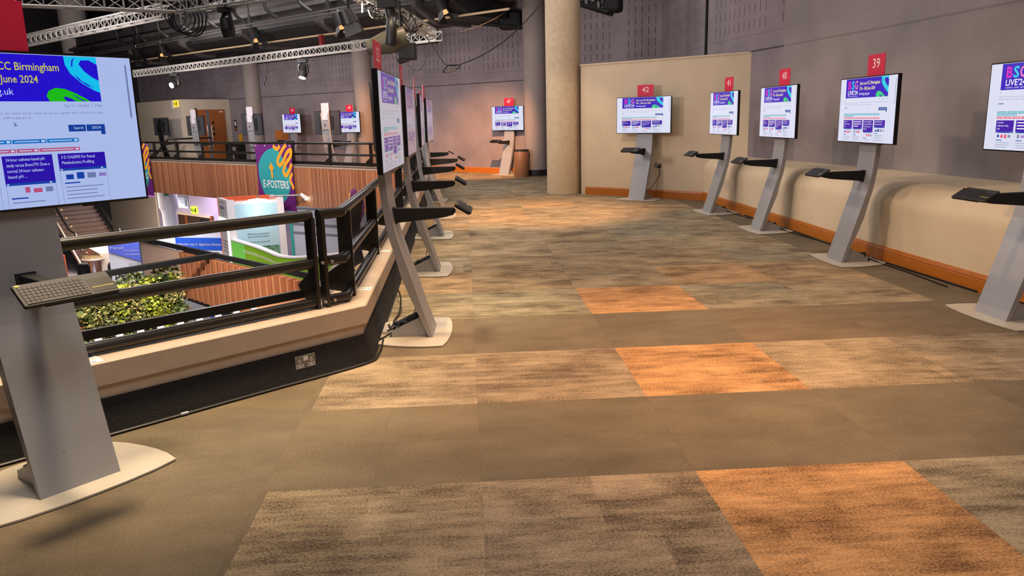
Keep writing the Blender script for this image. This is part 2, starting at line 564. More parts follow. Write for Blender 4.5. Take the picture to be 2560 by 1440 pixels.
def carpet_material():
    m = mat('carpet_tiles', (110, 95, 70), 0.95, spec=0.15)
    k = NB(m)
    nt = m.node_tree
    b = nt.nodes['Principled BSDF']
    tc = k.n('ShaderNodeTexCoord')
    mp = k.n('ShaderNodeMapping')
    mp.inputs['Rotation'].default_value = (0, 0, -0.055)
    nt.links.new(tc.outputs['Object'], mp.inputs[0])
    sp = k.n('ShaderNodeSeparateXYZ')
    nt.links.new(mp.outputs[0], sp.inputs[0])
    u, v = sp.outputs[0], sp.outputs[1]
    row = k.m('FLOOR', k.m('DIVIDE', k.m('SUBTRACT', v, 3.37), 1.02))
    odd = k.m('ABSOLUTE', k.m('MODULO', row, 2.0))
    near = k.m('LESS_THAN', row, 2.5)
    plain = k.m('MULTIPLY', near, k.m('SUBTRACT', 1.0, odd))
    plain = k.m('MAXIMUM', plain, k.m('MULTIPLY', k.m('LESS_THAN', row, 3.5), k.m('LESS_THAN', u, -0.97)))
    plain = k.m('MAXIMUM', plain, k.m('GREATER_THAN', u, 4.1))
    # tiles: half metre modules in pairs, each with its own pile tone
    tv = k.m('FLOOR', k.m('DIVIDE', k.m('SUBTRACT', v, 3.37), 0.51))
    sh = k.m('MULTIPLY', k.m('FLOOR', k.m('MULTIPLY', k.white(k.comb(tv, 3.0)), 3.0)), 0.3)
    tu = k.m('FLOOR', k.m('DIVIDE', k.m('ADD', k.m('SUBTRACT', u, 0.02), sh), 0.51))
    tid = k.white(k.comb(tu, tv, 1.0))
    pid = k.white(k.comb(k.m('FLOOR', k.m('DIVIDE', k.m('SUBTRACT', u, 0.02), 1.02)), row, 5.0))
    hv = k.m('FLOOR', k.m('DIVIDE', k.m('SUBTRACT', v, 3.37), 0.255))
    hid = k.white(k.comb(k.m('FLOOR', k.m('DIVIDE', k.m('ADD', u, k.m('MULTIPLY', hv, 0.37)), 1.02)), hv, 9.0))
    ofs = k.m('ADD', k.m('MULTIPLY', pid, 40.0), k.m('MULTIPLY', tid, 0.35))
    bl = k.noise(k.comb(k.m('ADD', k.m('MULTIPLY', u, 1.9), ofs), k.m('MULTIPLY', v, 3.6), ofs), 1.0, 5.0, 0.6)
    bl2 = k.noise(k.comb(k.m('MULTIPLY', u, 6.0), k.m('MULTIPLY', v, 11.0), ofs), 1.0, 3.0, 0.6)
    fib = k.noise(k.comb(k.m('MULTIPLY', u, 85.0), k.m('MULTIPLY', v, 95.0)), 1.0, 3.0, 0.75)
    t = k.m('ADD', k.m('MULTIPLY', k.m('SUBTRACT', bl, 0.48), 4.2), k.m('MULTIPLY', k.m('SUBTRACT', bl2, 0.5), 1.4))
    t = k.m('ADD', t, k.m('MULTIPLY', k.m('SUBTRACT', hid, 0.5), 0.16))
    t = k.m('ADD', t, k.m('MULTIPLY', k.m('SUBTRACT', fib, 0.5), 5.2))
    st = k.noise(k.comb(k.m('MULTIPLY', u, 2.6), k.m('MULTIPLY', v, 19.0), 3.0), 1.0, 4.0, 0.65)
    t = k.m('ADD', t, k.m('MULTIPLY', k.m('SUBTRACT', st, 0.5), 3.0))
    t = k.mr(t, -1.15, 1.15)
    # pair tints: grey green, taupe, tan; rust-orange lane
    tint = k.n('ShaderNodeValToRGB')
    tint.color_ramp.interpolation = 'CONSTANT'
    els = tint.color_ramp.elements
    els[0].color = lin((120, 111, 92))
    els[1].position = 0.22
    els[1].color = lin((126, 112, 90))
    for p_, c_ in ((0.5, (122, 109, 90)), (0.74, (134, 114, 88)), (0.88, (116, 109, 90))):
        e = els.new(p_)
        e.color = lin(c_)
    nt.links.new(pid, tint.inputs[0])
    tc_ = tint.outputs[0]
    lane = k.m('MULTIPLY', k.m('GREATER_THAN', u, 1.04), k.m('LESS_THAN', u, 2.06))
    lane = k.m('MULTIPLY', lane, k.m('MULTIPLY', k.m('LESS_THAN', row, 3.5), 1.0))
    lane2 = k.m('MULTIPLY', k.m('GREATER_THAN', pid, 0.84), k.m('GREATER_THAN', row, 3.5))
    lane = k.m('MAXIMUM', lane, k.m('MULTIPLY', lane2, 0.3))
    tc0 = tc_
    tc_ = k.mix(k.m('MULTIPLY', lane, 0.75), tc_, lin((156, 116, 74)))
    lo = k.mix(1.0, tc_, (0.40, 0.36, 0.33, 1), 'MULTIPLY')
    hi = k.mix(1.0, tc_, (1.95, 1.93, 1.84, 1), 'MULTIPLY')
    pat = k.mix(t, lo, hi)
    plc = k.mix(0.35, lin((102, 90, 71)), tc0)
    tp = k.mr(k.m('ADD', k.m('MULTIPLY', k.m('SUBTRACT', bl, 0.5), 1.6), k.m('MULTIPLY', k.m('SUBTRACT', fib, 0.5), 1.9)), -0.6, 0.6, 0.60, 1.30)
    cmb = k.n('ShaderNodeCombineColor')
    for i in range(3):
        nt.links.new(tp, cmb.inputs[i])
    plc = k.mix(1.0, plc, cmb.outputs[0], 'MULTIPLY')
    col = k.mix(k.m('MULTIPLY', plain, 1.0), pat, plc)
    # seams between tiles
    su = k.m('ABSOLUTE', k.m('SUBTRACT', k.m('FRACT', k.m('DIVIDE', k.m('SUBTRACT', u, 0.02), 0.51)), 0.5))
    sv = k.m('ABSOLUTE', k.m('SUBTRACT', k.m('FRACT', k.m('DIVIDE', k.m('SUBTRACT', v, 3.37), 0.51)), 0.5))
    seam = k.m('GREATER_THAN', k.m('MAXIMUM', su, sv), 0.494)
    col = k.mix(k.m('MULTIPLY', seam, 0.08), col, lin((40, 34, 26)))
    nt.links.new(col, b.inputs['Base Color'])
    bp = k.n('ShaderNodeBump')
    bp.inputs['Strength'].default_value = 0.5
    bp.inputs['Distance'].default_value = 0.006
    nt.links.new(fib, bp.inputs['Height'])
    nt.links.new(bp.outputs[0], b.inputs['Normal'])
    return m


def cladding_material():
    m = mat('slat_cladding', (170, 112, 78), 0.55)
    k = NB(m)
    nt = m.node_tree
    b = nt.nodes['Principled BSDF']
    tc = k.n('ShaderNodeTexCoord')
    sp = k.n('ShaderNodeSeparateXYZ')
    nt.links.new(tc.outputs['Object'], sp.inputs[0])
    u = sp.outputs[0]
    f = k.m('FRACT', k.m('DIVIDE', u, 0.075))
    idn = k.white(k.comb(k.m('FLOOR', k.m('DIVIDE', u, 0.075)), 0.0))
    gap = k.m('LESS_THAN', f, 0.34)
    c = k.mix(idn, lin((150, 92, 62)), lin((196, 134, 92)))
    c = k.mix(k.m('MULTIPLY', gap, 0.72), c, lin((56, 32, 22)))
    nt.links.new(c, b.inputs['Base Color'])
    return m


CARPET = carpet_material()
CLAD = cladding_material()

# ---------------------------------------------------------------- plan of the place
C0 = (-1.024, 5.281)                   # kerb corner
DL, DR, DF = (0.713, 0.701), (-0.0654, 0.998), (-0.749, 0.663)
E0 = (-2.039, 20.77)
NF = (0.663, 0.749)


def along(p, d, a, n=None, b=0.0):
    q = (p[0] + d[0] * a, p[1] + d[1] * a)
    return (q[0] + n[0] * b, q[1] + n[1] * b) if n else q


def offset_path(path, o):
    mb = sweep(path, [(o, 0.0), (o, 1.0)], MATS['ink'], closed=False)
    return [(mb.v[2 * i][0], mb.v[2 * i][1]) for i in range(len(path))]


KP = [along(C0, DL, -9.0), C0, E0, along(E0, DF, 22.0)]
FW0, FW1 = (3.94, 20.40), along((3.94, 20.40), DF, 30.0)
RW = [(4.10, 16.5), (4.44, 14.55), (4.63, 13.47), (5.10, 10.83), (5.38, 8.46), (5.6, 6.0), (5.75, 3.0), (5.8, -3.5)]


def run_wall(name, a, b, z0, z1, th, m, kind=True):
    """wall slab whose own x axis runs from a to b; thickness to the left of that direction"""
    d = Vector((b[0] - a[0], b[1] - a[1]))
    L = d.length
    o = MB().box(0, L, 0, th, z0, z1, m).build(name)
    o.location = (a[0], a[1], 0)
    o.rotation_euler = (0, 0, math.atan2(d.y, d.x))
    return struct(o) if kind else o


# ---------------------------------------------------------------- floor, walls, ceiling
inner = offset_path(KP, -0.2)
fp = inner + [FW1, FW0] + RW + [(5.9, -3.6), inner[0]][0:1] + [(inner[0][0], -3.6)]
bm = bmesh.new()
vs = [bm.verts.new((x, y, 0)) for x, y in fp]
fc = bm.faces.new(vs)
if fc.normal.z < 0:
    fc.normal_flip()
ext = bmesh.ops.extrude_face_region(bm, geom=[fc])
bmesh.ops.translate(bm, verts=[g for g in ext['geom'] if isinstance(g, bmesh.types.BMVert)], vec=(0, 0, -0.84))
bmesh.ops.triangulate(bm, faces=[f for f in bm.faces if len(f.verts) > 4])
bmesh.ops.recalc_face_normals(bm, faces=bm.faces)
me = bpy.data.meshes.new('floor')
bm.to_mesh(me)
bm.free()
me.materials.append(CARPET)
me.materials.append(M['slab'])
for p in me.polygons:
    p.material_index = 0 if p.center.z > -0.01 else 1
fl = bpy.data.objects.new('floor', me)
COL.objects.link(fl)
struct(fl)

run_wall('wall_back', FW1, FW0, 0, 9.4, 0.2, WALL)
run_wall('wall_recess', FW0, RW[0], 0, 9.4, 0.2, WALL)
struct(MB().lathe((4.08, 16.5, 2.6), [(0.03, 0), (0.03, 6.8)], M['matte'], 8).build('trim_4', world=True))
run_wall('wall_right_far', RW[0], RW[2], 0, 9.4, 0.2, WALL)
mb = MB()
sweep(RW[2:], [(0, 0), (0, 9.4), (-0.2, 9.4), (-0.2, 0)], WALLP, mb)
o = mb.build('wall_right')
struct(o)
struct(MB().box(-26, 7, -3.6, 44, 9.4, 9.6, M['soffit']).build('ceiling', world=True))
struct(MB().box(-26, 7, -3.8, -3.6, -4.6, 9.4, WALLP).build('wall_front', world=True))
struct(MB().box(-26.2, -26, -3.6, 44, -4.6, 9.4, mat('wall_side_grey', (56, 52, 52), 0.8)).build('wall_left', world=True))
struct(MB().box(-26, 7, 44, 44.2, -4.6, 9.4, mat('wall_end_dark', (62, 57, 58), 0.85)).build('wall_far_end', world=True))
# low partition across the recess
PA, PB = (1.645, 16.975), (4.47, 14.545)
pd = Vector((PB[0] - PA[0], PB[1] - PA[1])).normalized()
mb = MB().fbox(PA, pd, -0.1, 3.68, -0.28, 0, 0, 2.73, M['plaster'])
mb.fbox(PA, pd, -0.12, 3.66, -0.30, 0.012, 2.705, 2.735, M['plaster'])
struct(mb.build('wall_partition', world=True, bevel=0.004))
# rounded plinth along the right wall
FT = [(3.775, 15.20), (3.846, 13.54), (3.92, 12.44), (4.03, 10.9), (4.15, 8.7), (4.30, 6.92), (4.47, 5.0), (4.62, 3.0), (4.75, 0.0), (4.8, -3.5)]
prof = [(0, 0), (0, 0.60)] + [(-0.27 + 0.27 * math.cos(t * PI / 16), 0.60 + 0.25 * math.sin(t * PI / 16)) for t in range(1, 9)] + [(-1.3, 0.87), (-1.3, 0)]
ft = [tuple(p)[:2] for p in smooth([(x, y, 0) for x, y in FT], 4)]
struct(sweep(ft, prof, M['plaster']).build('wall_plinth', world=True, shade=True))
# oak skirting boards
sk = [(0.002, 0), (0.022, 0), (0.022, 0.115), (0.014, 0.122), (0.022, 0.130), (0.012, 0.168), (0.002, 0.170)]
struct(sweep(ft, sk, M['oak']).build('baseboard_right', world=True))
struct(sweep([along(PA, pd, 0.02), along(PA, pd, 2.80)], sk, M['oak']).build('baseboard_partition', world=True))
struct(sweep([FW1, along(FW0, DF, 4.0)], sk, M['oak']).build('baseboard_back', world=True))

# ---------------------------------------------------------------- kerb, cladding and cloth skirt round the void
kprof = [(0, 0.282), (0, 0.406), (-0.008, 0.414), (-0.42, 0.414), (-0.42, -0.02), (-0.2, -0.02), (-0.06, 0.0), (-0.06, 0.192), (-0.034, 0.192), (-0.034, 0.282)]
struct(sweep(KP, kprof, M['kerb']).build('trim_1', world=True))
struct(sweep(KP, [(-0.425, 0.375), (-0.425, 0.412), (-0.475, 0.412), (-0.475, 0.375)], M['capd']).build('trim_2', world=True))
struct(sweep(KP, [(-0.425, 0.335), (-0.425, 0.373), (-0.482, 0.373), (-0.482, 0.335)], M['kerb']).build('trim_3', world=True))
fa = offset_path(KP, -0.47)
for i, nm in ((0, 'wall_cladding_left'), (1, 'wall_cladding_right'), (2, 'wall_cladding_far')):
    run_wall(nm, fa[i], fa[i + 1], -0.86, 0.335, -0.045, CLAD)
skp = [along(C0, DL, -8.5), along(C0, DL, -0.10), along(C0, DL, -0.03), along(C0, DR, 0.03), along(C0, DR, 0.12), along(E0, DR, -0.4)]
o = sweep(skp, [(-0.030, 0.20), (-0.018, 0.20), (-0.004, 0.11), (0.022, 0.012), (0.034, 0.004), (0.012, 0.0), (-0.018, 0.11)], M['skirt']).build('cloth_skirt', world=True, shade=True)
tag(o, 'black fabric skirt hanging along the base of the balcony kerb', 'fabric skirt')

# ---------------------------------------------------------------- concrete columns
mb = MB().lathe((1.215, 17.34, 0), [(0.365, 0), (0.375, 0.03), (0.375, 9.4)], mat('rough_concrete', (210, 190, 158), 0.85, noise=0.08, nscale=9, bump=0.5), 40)
tag(mb.build('concrete_column', world=True, shade=True), 'thick rough-rendered beige column standing at the end of the low partition', 'column')
cm = mat('smooth_column', (150, 138, 132), 0.8, noise=0.04, nscale=2)
for x, y, lb in ((0.80, 22.95, 'round grey column beside the brown waste bin'), (-5.05, 28.10, 'round grey column behind the kiosk numbered 49'), (-10.45, 32.90, 'round grey column beside the dark door recess, left of kiosk 50')):
    m_ = MB().lathe((x, y, 0), [(0.33, 0), (0.33, 9.4)], cm, 32)
    c_ = m_.build('round_column', world=True, shade=True)
    MB().lathe((x, y, 0), [(0.345, 0), (0.345, 0.18)], M['dark'], 32).build('foot_band', c_, world=True)
    tag(c_, lb, 'column', 'round columns along the back wall')
struct(MB().box(-26, -18.4, 35.8, 44, -0.84, 0.0, M['slab']).build('floor_left', world=True))
mb = MB().lathe((-21.1, 39.8, 0), [(0.62, 0), (0.62, 9.4)], mat('pale_column', (196, 186, 178), 0.8, noise=0.04, nscale=2), 36)
tag(mb.build('tall_column', world=True, shade=True), 'tall pale column rising behind the truss at upper left', 'column')
mb = MB().lathe((-14.95, 34.0, -4.6), [(0.30, 0), (0.30, 2.55), (0.36, 2.75), (0.40, 2.80), (0.40, 3.75)], M['lwhite'], 32)
tag(mb.build('white_column', world=True, shade=True), 'white lower-hall column with a flared head left of the exit sign', 'column')


# ---------------------------------------------------------------- railings
RH = ((1.056, 0.037, 'top_rail'), (0.730, 0.036, 'middle_rail'), (0.456, 0.036, 'bottom_rail'))


def railing(label, path, posts, d_at, bar=True, slim=()):
    rt = empty('railing', (posts[0][0], posts[0][1], 0.414))
    tag(rt, label, 'railing', 'dark railings round the balcony void')
    for z, r, nm in RH:
        MB().tube([(x, y, z) for x, y in path], r, M['rail'], 14, 0).build(nm, rt, world=True, shade=True)
    for i, p in enumerate(posts):
        d = d_at(i)
        mb = MB().fbox(p, d, -0.012, 0.012, -0.03 if i in slim else -0.055, 0.046, 0.414, 1.045, M['rail'])
        n = (d[1], -d[0])
        tri = [(-0.02, 0.5), (-0.02, 0.46), (-0.05, 0.46), (-0.05, 0.5)] if i in slim else [(-0.05, 0.66), (-0.05, 0.45), (-0.15, 0.47), (-0.21, 0.555), (-0.17, 0.60)][:4]
        vs = []
        for a in (-0.008, 0.008):
            vs += [(p[0] + d[0] * a + n[0] * b, p[1] + d[1] * a + n[1] * b, z) for b, z in tri]
        mb.add(vs, [(0, 1, 2, 3), (7, 6, 5, 4), (0, 4, 5, 1), (1, 5, 6, 2), (2, 6, 7, 3), (3, 7, 4, 0)], M['rail'])
        po = mb.build('post', rt, world=True)
        for z in (0.73, 0.456):
            b_ = MB()
            q = Vector((p[0] + d[0] * 0.05 + n[0] * 0.036, p[1] + d[1] * 0.05 + n[1] * 0.036, z))
            b_.cyl(q, q + Vector((n[0], n[1], 0)) * 0.012, 0.011, M['steel'], 10)
            b_.build('bolt', po, world=True)
    if bar:
        sw = offset_path(path, -0.165)
        sweep(sw, [(-0.014, 0.466), (0.014, 0.466), (0.014, 0.524), (-0.014, 0.524)], M['rail']).build('outer_bar', rt, world=True)
    return rt


PL = (-1.345, 5.217)
B0_ = (-1.184, 5.376)
railing('dark railing running left from the kerb corner behind the nearest kiosk', [along(PL, DL, -8.0), along(PL, DL, -0.005)],
        [along(PL, DL, -0.012 - 1.8 * k) for k in range(5)], lambda i: DL)
RB = along(B0_, DR, 15.3)
railing('dark railing running away beside the row of kiosks 32 to 36', [along(PL, DL, 0.05), B0_, RB],
        [along(PL, DL, 0.062)] + [along(B0_, DR, 0.2 + 1.8 * k) for k in range(9)], lambda i: DL if i == 0 else DR, slim=(0,))
FB = (-3.876, 22.158)
railing('dark railing on top of the wood-clad balcony across the void', [along(FB, DF, -2.05), along(FB, DF, 20.0)],
        [along(FB, DF, 1.92 * k) for k in range(10)], lambda i: DF)

# ---------------------------------------------------------------- kiosks
CW = 0.1825
FRONT = [(0.0, 0.012), (0.053, 0.174), (0.102, 0.335), (0.15, 0.496), (0.198, 0.649), (0.241, 0.791), (0.267, 0.913), (0.283, 1.024), (0.300, 1.2), (0.312, 1.5), (0.326, 1.95)]
BACK = [(0.034, 0.012), (0.104, 0.19), (0.168, 0.345), (0.225, 0.498), (0.262, 0.66), (0.301, 0.80), (0.322, 0.92), (0.336, 1.03), (0.353, 1.2), (0.364, 1.5), (0.380, 1.95)]
YS, ZS, WD, HD = 0.249, 1.3034, 1.235, 0.71


def disp_mats(tagname, k, hue=(1, 1, 1), wash=(0.0, (0, 0, 0)), own={}):
    def e(nm, rgb):
        rgb = own.get(nm, rgb)
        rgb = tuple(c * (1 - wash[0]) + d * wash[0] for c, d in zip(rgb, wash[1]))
        return mat('%s_%s' % (nm, tagname), tuple(min(255, c * h) for c, h in zip(rgb, hue)), 0.22, emit=k, spec=0.35)
    return dict(bg=e('page', (224, 226, 246)), ban=e('banner', (58, 24, 190)), yel=e('headline', (255, 236, 150)), wht=e('pale', (250, 250, 255)),
                mag=e('magenta', (236, 40, 190)), cyn=e('cyan', (40, 206, 236)), pnk=e('pink', (250, 130, 190)), sw=e('swoosh', (40, 214, 232)), grn=e('leaf', (60, 214, 130)),
                gry=e('greytext', (140, 146, 178)), btn=e('button', (34, 82, 160)), tea=e('teal', (60, 172, 190)), ros=e('rose', (236, 92, 128)),
                crd=e('cardfill', (70, 22, 170)), ln=e('strip', (40, 84, 170)), fig=e('figure', (170, 140, 200)))


def build_display(name, D, parent=None):
    """the web page shown on every screen"""
    mb = MB()
    w, h = WD - 0.02, HD - 0.022

    def fn(layer, ou=0.0, ov=0.0):
        return lambda u, v: ((ou + u - 0.5) * w, YS - 0.0012 - 0.0004 * layer, ZS + 0.011 + (1 - ov - v) * h)

    def R(u0, v0, u1, v1, m, layer=1):
        f = fn(layer)
        mb.add([f(u0, v1), f(u1, v1), f(u1, v0), f(u0, v0)], [(0, 1, 2, 3)], m)

    def P(pts, m, layer=2):
        f = fn(layer)
        mb.add([f(u, v) for u, v in pts], [tuple(range(len(pts)))], m)

    def T(txt, u, v, m, hv, width=None, layer=3, bold=0.0):
        """line of text, left end at u, baseline at v, cap height hv as a fraction of the height"""
        s_ = hv * h / 0.70
        put_text(mb, txt, lambda x, y: ((u - 0.5) * w + x, YS - 0.0012 - 0.0004 * layer, ZS + 0.011 + (1 - v) * h + y), m, s_, width * w if width else None, bold=bold)

    R(0, 0, 1, 1, D['bg'], 0)
    R(0.105, 0.004, 0.865, 0.305, D['ban'])
    T('B', 0.150, 0.165, D['mag'], 0.125, 0.052, bold=0.02)
    T('S', 0.212, 0.165, D['cyn'], 0.125, 0.052, bold=0.02)
    T('G', 0.272, 0.165, D['pnk'], 0.125, 0.058, bold=0.02)
    T("LIVE'24", 0.150, 0.255, D['wht'], 0.07, 0.182, bold=0.01)
    T('CONNECT - LEARN - GROW', 0.150, 0.287, D['wht'], 0.015, 0.182)
    T('Join us at ICC Birmingham', 0.365, 0.105, D['yel'], 0.05, 0.355, bold=0.012)
    T('17th - 20th June 2024', 0.365, 0.185, D['yel'], 0.048, 0.275, bold=0.012)
    T('live.bsg.org.uk', 0.365, 0.262, D['wht'], 0.042, 0.185)
    P([(0.742, 0.004), (0.744, 0.06), (0.76, 0.12), (0.80, 0.185), (0.845, 0.232), (0.865, 0.245), (0.865, 0.004)], D['sw'])
    P([(0.865, 0.055), (0.835, 0.026), (0.805, 0.028), (0.795, 0.055), (0.812, 0.10), (0.84, 0.14), (0.865, 0.163)], D['ban'], 3)
    P([(0.783, 0.010), (0.770, 0.030), (0.766, 0.065), (0.770, 0.080), (0.774, 0.04)], D['ban'], 3)
    P([(0.772, 0.115), (0.80, 0.168), (0.845, 0.213), (0.815, 0.195), (0.788, 0.160)], D['ban'], 3)
    P([(0.672, 0.305), (0.662, 0.27), (0.672, 0.235), (0.698, 0.215), (0.732, 0.222), (0.770, 0.25), (0.806, 0.285), (0.822, 0.305)], D['grn'])
    P([(0.735, 0.305), (0.722, 0.278), (0.730, 0.272), (0.752, 0.286), (0.768, 0.305)], D['ban'], 3)
    P([(0.752, 0.252), (0.785, 0.285), (0.806, 0.305), (0.797, 0.305), (0.772, 0.28)], D['ban'], 3)
    T('Sign in  |  English  |  Help', 0.72, 0.340, D['gry'], 0.017, 0.145)
    R(0.105, 0.327, 0.113, 0.342, D['gry'])
    T('Click on an ePoster title to open it. Each ePoster has its own text chat area to open this click on the', 0.10, 0.388, D['gry'], 0.015, 0.765)
    T('information about engaging with the ePosters.', 0.10, 0.418, D['gry'], 0.015, 0.50)
    R(0.10, 0.455, 0.15, 0.47, mat_mix(D))
    for a, b_, tx in ((0.725, 0.790, 'Search'), (0.793, 0.865, '2024')):
        R(a, 0.462, b_, 0.508, D['btn'])
        T(tx, a + 0.020, 0.492, D['wht'], 0.018, 0.036)
    R(0.848, 0.508, 0.865, 0.532, D['btn'])
    for v0, v1, cuts, m_ in ((0.552, 0.578, (0.10, 0.20, 0.30, 0.40, 0.52, 0.64, 0.76), D['tea']), (0.584, 0.604, (0.10, 0.19, 0.285), D['tea']),
                             (0.613, 0.637, (0.10, 0.17, 0.25, 0.33, 0.37, 0.44, 0.53, 0.61, 0.76), D['ros'])):
        for i in range(len(cuts) - 1):
            R(cuts[i], v0, cuts[i + 1] - 0.003, v1, m_)
            R(cuts[i] + 0.008, (v0 + v1) / 2 - 0.0028, cuts[i + 1] - 0.028, (v0 + v1) / 2 + 0.0028, D['wht'], 2)
            R(cuts[i + 1] - 0.020, v0 + 0.006, cuts[i + 1] - 0.008, v1 - 0.006, D['wht'], 2)
    cards = [(0.10, 0.265, 0.785, ('A novel and', 'collaborative working', 'model')), (0.285, 0.455, 0.785, ('', '', '')),
             (0.475, 0.650, 0.832, ('24-hour catheter-based pH', 'study versus BravoTM: Does a', 'normal 24-hour catheter-', 'based pH ...')),
             (0.670, 0.850, 0.755, ('3 D OrbiSIMS For Faecal', 'Metabolomics Profiling'))]
    rnd = random.Random(3)
    for a, b_, vb, tx in cards:
        R(a, 0.655, b_, vb, D['crd'])
        R(a, vb, b_, vb + 0.017, D['ln'])
        R(a + 0.004, vb + 0.004, a + 0.011, vb + 0.013, D['wht'], 2)
        R(b_ - 0.022, vb + 0.004, b_ - 0.014, vb + 0.013, D['wht'], 2)
        for i, t in enumerate(tx):
            if t:
                T(t, a + 0.012, 0.690 + i * 0.037, D['wht'], 0.021, (b_ - a - 0.026) * len(t) / 29 * 1.04)
            else:
                R(a + 0.012, 0.676 + i * 0.034, b_ - 0.02 - 0.05 * (i == 2), 0.688 + i * 0.034, D['wht'], 2)
        R(a, vb + 0.017, a + 0.0012, 1.0, D['gry'])
        R(b_ - 0.0012, vb + 0.017, b_, 1.0, D['gry'])
        v = vb + 0.03
        x = a + 0.02
        while x < b_ - 0.03:
            k_ = rnd.uniform(0.015, 0.035)
            R(x, v + rnd.uniform(0, 0.015), x + k_, v + rnd.uniform(0.035, 0.05), rnd.choice([D['fig'], D['gry'], D['bg'], D['ros'], D['ln']]), 2)
            x += k_ + 0.012
        v += 0.068
        R(a + 0.012, v, a + 0.07, v + 0.009, D['ln'], 2)
        v += 0.03
        while v < 0.985:
            R(a + 0.014, v, b_ - 0.02 - rnd.uniform(0, 0.03), v + 0.006, D['gry'], 2)
            v += 0.026
    R(0.975, 0.05, 0.982, 0.42, D['gry'])
    # pointer arrow
    P([(0.535, 0.435), (0.535, 0.470), (0.541, 0.462), (0.548, 0.466)], D['gry'], 3)
    o = mb.build(name, parent)
    return o


def mat_mix(D):
    return D['gry']


def kiosk_parts(D):
    """build the parts once, at the origin, front towards -y"""
    parts = {}
    ring = [(-0.42, -0.09), (-0.30, -0.118), (-0.15, -0.133), (0, -0.138), (0.15, -0.133), (0.30, -0.118), (0.42, -0.09), (0.432, 0.02), (0.425, 0.12), (0.405, 0.22),
            (0.375, 0.32), (0.33, 0.41), (0.25, 0.487), (0.13, 0.512), (0, 0.52), (-0.13, 0.512), (-0.25, 0.487), (-0.33, 0.41), (-0.375, 0.32), (-0.405, 0.22), (-0.425, 0.12), (-0.432, 0.02)]
    mb = MB().prism(ring, 0.004, 0.013, M['base'])
    mb.prism([(x * 0.985, y * 0.985 + 0.003) for x, y in ring], 0.0, 0.004, M['black'])
    parts['base_plate'] = mb.build('base_plate')
    mb = MB()
    for x0, x1 in ((-0.150, -0.138), (0.138, 0.150)):
        mb.side([(0.02, 0.013), (0.345, 0.013), (0.335, 0.055), (0.095, 0.168)], x0, x1, M['silver'])
    mb.side([(0.05, 0.10), (0.335, 0.035), (0.335, 0.05), (0.06, 0.115)], -0.138, 0.138, M['silver'])
    mb.box(-0.150, 0.150, 0.325, 0.340, 0.013, 0.055, M['silver'])
    mb.box(-0.07, 0.07, 0.345, 0.41, 0.013, 0.036, M['base'])
    parts['foot_box'] = mb.build('foot_box')
    mb = MB()
    inn = [(y + 0.010, z) for y, z in FRONT]
    poly = FRONT + inn[::-1]

    def strip(a, b, x0, x1, m):
        n = len(a)
        vs = []
        for x in (x0, x1):
            vs += [(x, y, z) for y, z in a] + [(x, y, z) for y, z in b]
        fs = []
        for i in range(n - 1):
            fs += [(i, i + 1, n + i + 1, n + i), (2 * n + i, 3 * n + i, 3 * n + i + 1, 2 * n + i + 1),
                   (i, 2 * n + i, 2 * n + i + 1, i + 1), (n + i, n + i + 1, 3 * n + i + 1, 3 * n + i)]
        fs += [(0, n, 3 * n, 2 * n), (n - 1, 3 * n - 1, 4 * n - 1, 2 * n - 1)]
        mb.add(vs, fs, m)
    strip(FRONT, inn, -CW, CW, M['silver'])
    for sx in (-1, 1):
        x0, x1 = sorted((sx * CW, sx * (CW - 0.014)))
        strip(inn, BACK, x0, x1, M['silver'])
    mb.box(-CW + 0.014, CW - 0.014, 0.366, 0.374, 1.45, 1.70, M['silver'])
    mb.box(-0.025, 0.025, 0.3735, 0.376, 1.55, 1.62, M['black'])
    parts['column'] = mb.build('column', bevel=0.002)
    mb = MB().box(-WD / 2, WD / 2, YS, YS + 0.038, ZS, ZS + HD, M['bezel'])
    mb.box(-WD / 2 + 0.01, WD / 2 - 0.01, YS + 0.036, YS + 0.040, ZS + 0.01, ZS + HD - 0.01, M['tvback'])
    mb.box(-0.33, 0.33, YS + 0.038, YS + 0.058, ZS + 0.16, ZS + 0.55, M['black'])
    mb.box(0.30, 0.36, YS - 0.003, YS + 0.03, ZS - 0.008, ZS, M['bezel'])
    parts['screen_panel'] = mb.build('screen_panel')
    mb = MB().box(-CW, CW, 0.3300, 0.3335, 1.74, 2.242, M['red'])
    mb.box(-CW, CW, 0.3335, 0.3365, 1.74, 2.242, M['white'])
    parts['number_card'] = mb.build('number_card')
    mb = MB().side([(0.268, 0.892), (0.286, 1.006), (-0.10, 1.002), (-0.19, 1.000), (-0.205, 0.975), (-0.186, 0.945), (-0.1, 0.925), (0.09, 0.908)], -0.030, 0.030, M['matte'])
    s_, c_ = math.sin(math.radians(31.6)), math.cos(math.radians(31.6))
    yc, zc = -0.262, 0.992
    q = [(yc + a * c_ - b * s_, zc + a * s_ + b * c_) for a, b in ((-0.062, -0.006), (0.068, -0.006), (0.068, 0.0), (-0.062, 0.0))]
    mb.side(q, -0.155, 0.155, M['matte'])
    parts['keyboard_arm'] = mb.build('keyboard_arm', bevel=0.003)
    parts['mounting_plate'] = MB().side([(0.248, 0.888), (0.270, 1.012), (0.284, 1.012), (0.266, 0.888)], -0.045, 0.045, M['matte']).build('mounting_plate')
    parts['display'] = build_display('display', D)
    return parts


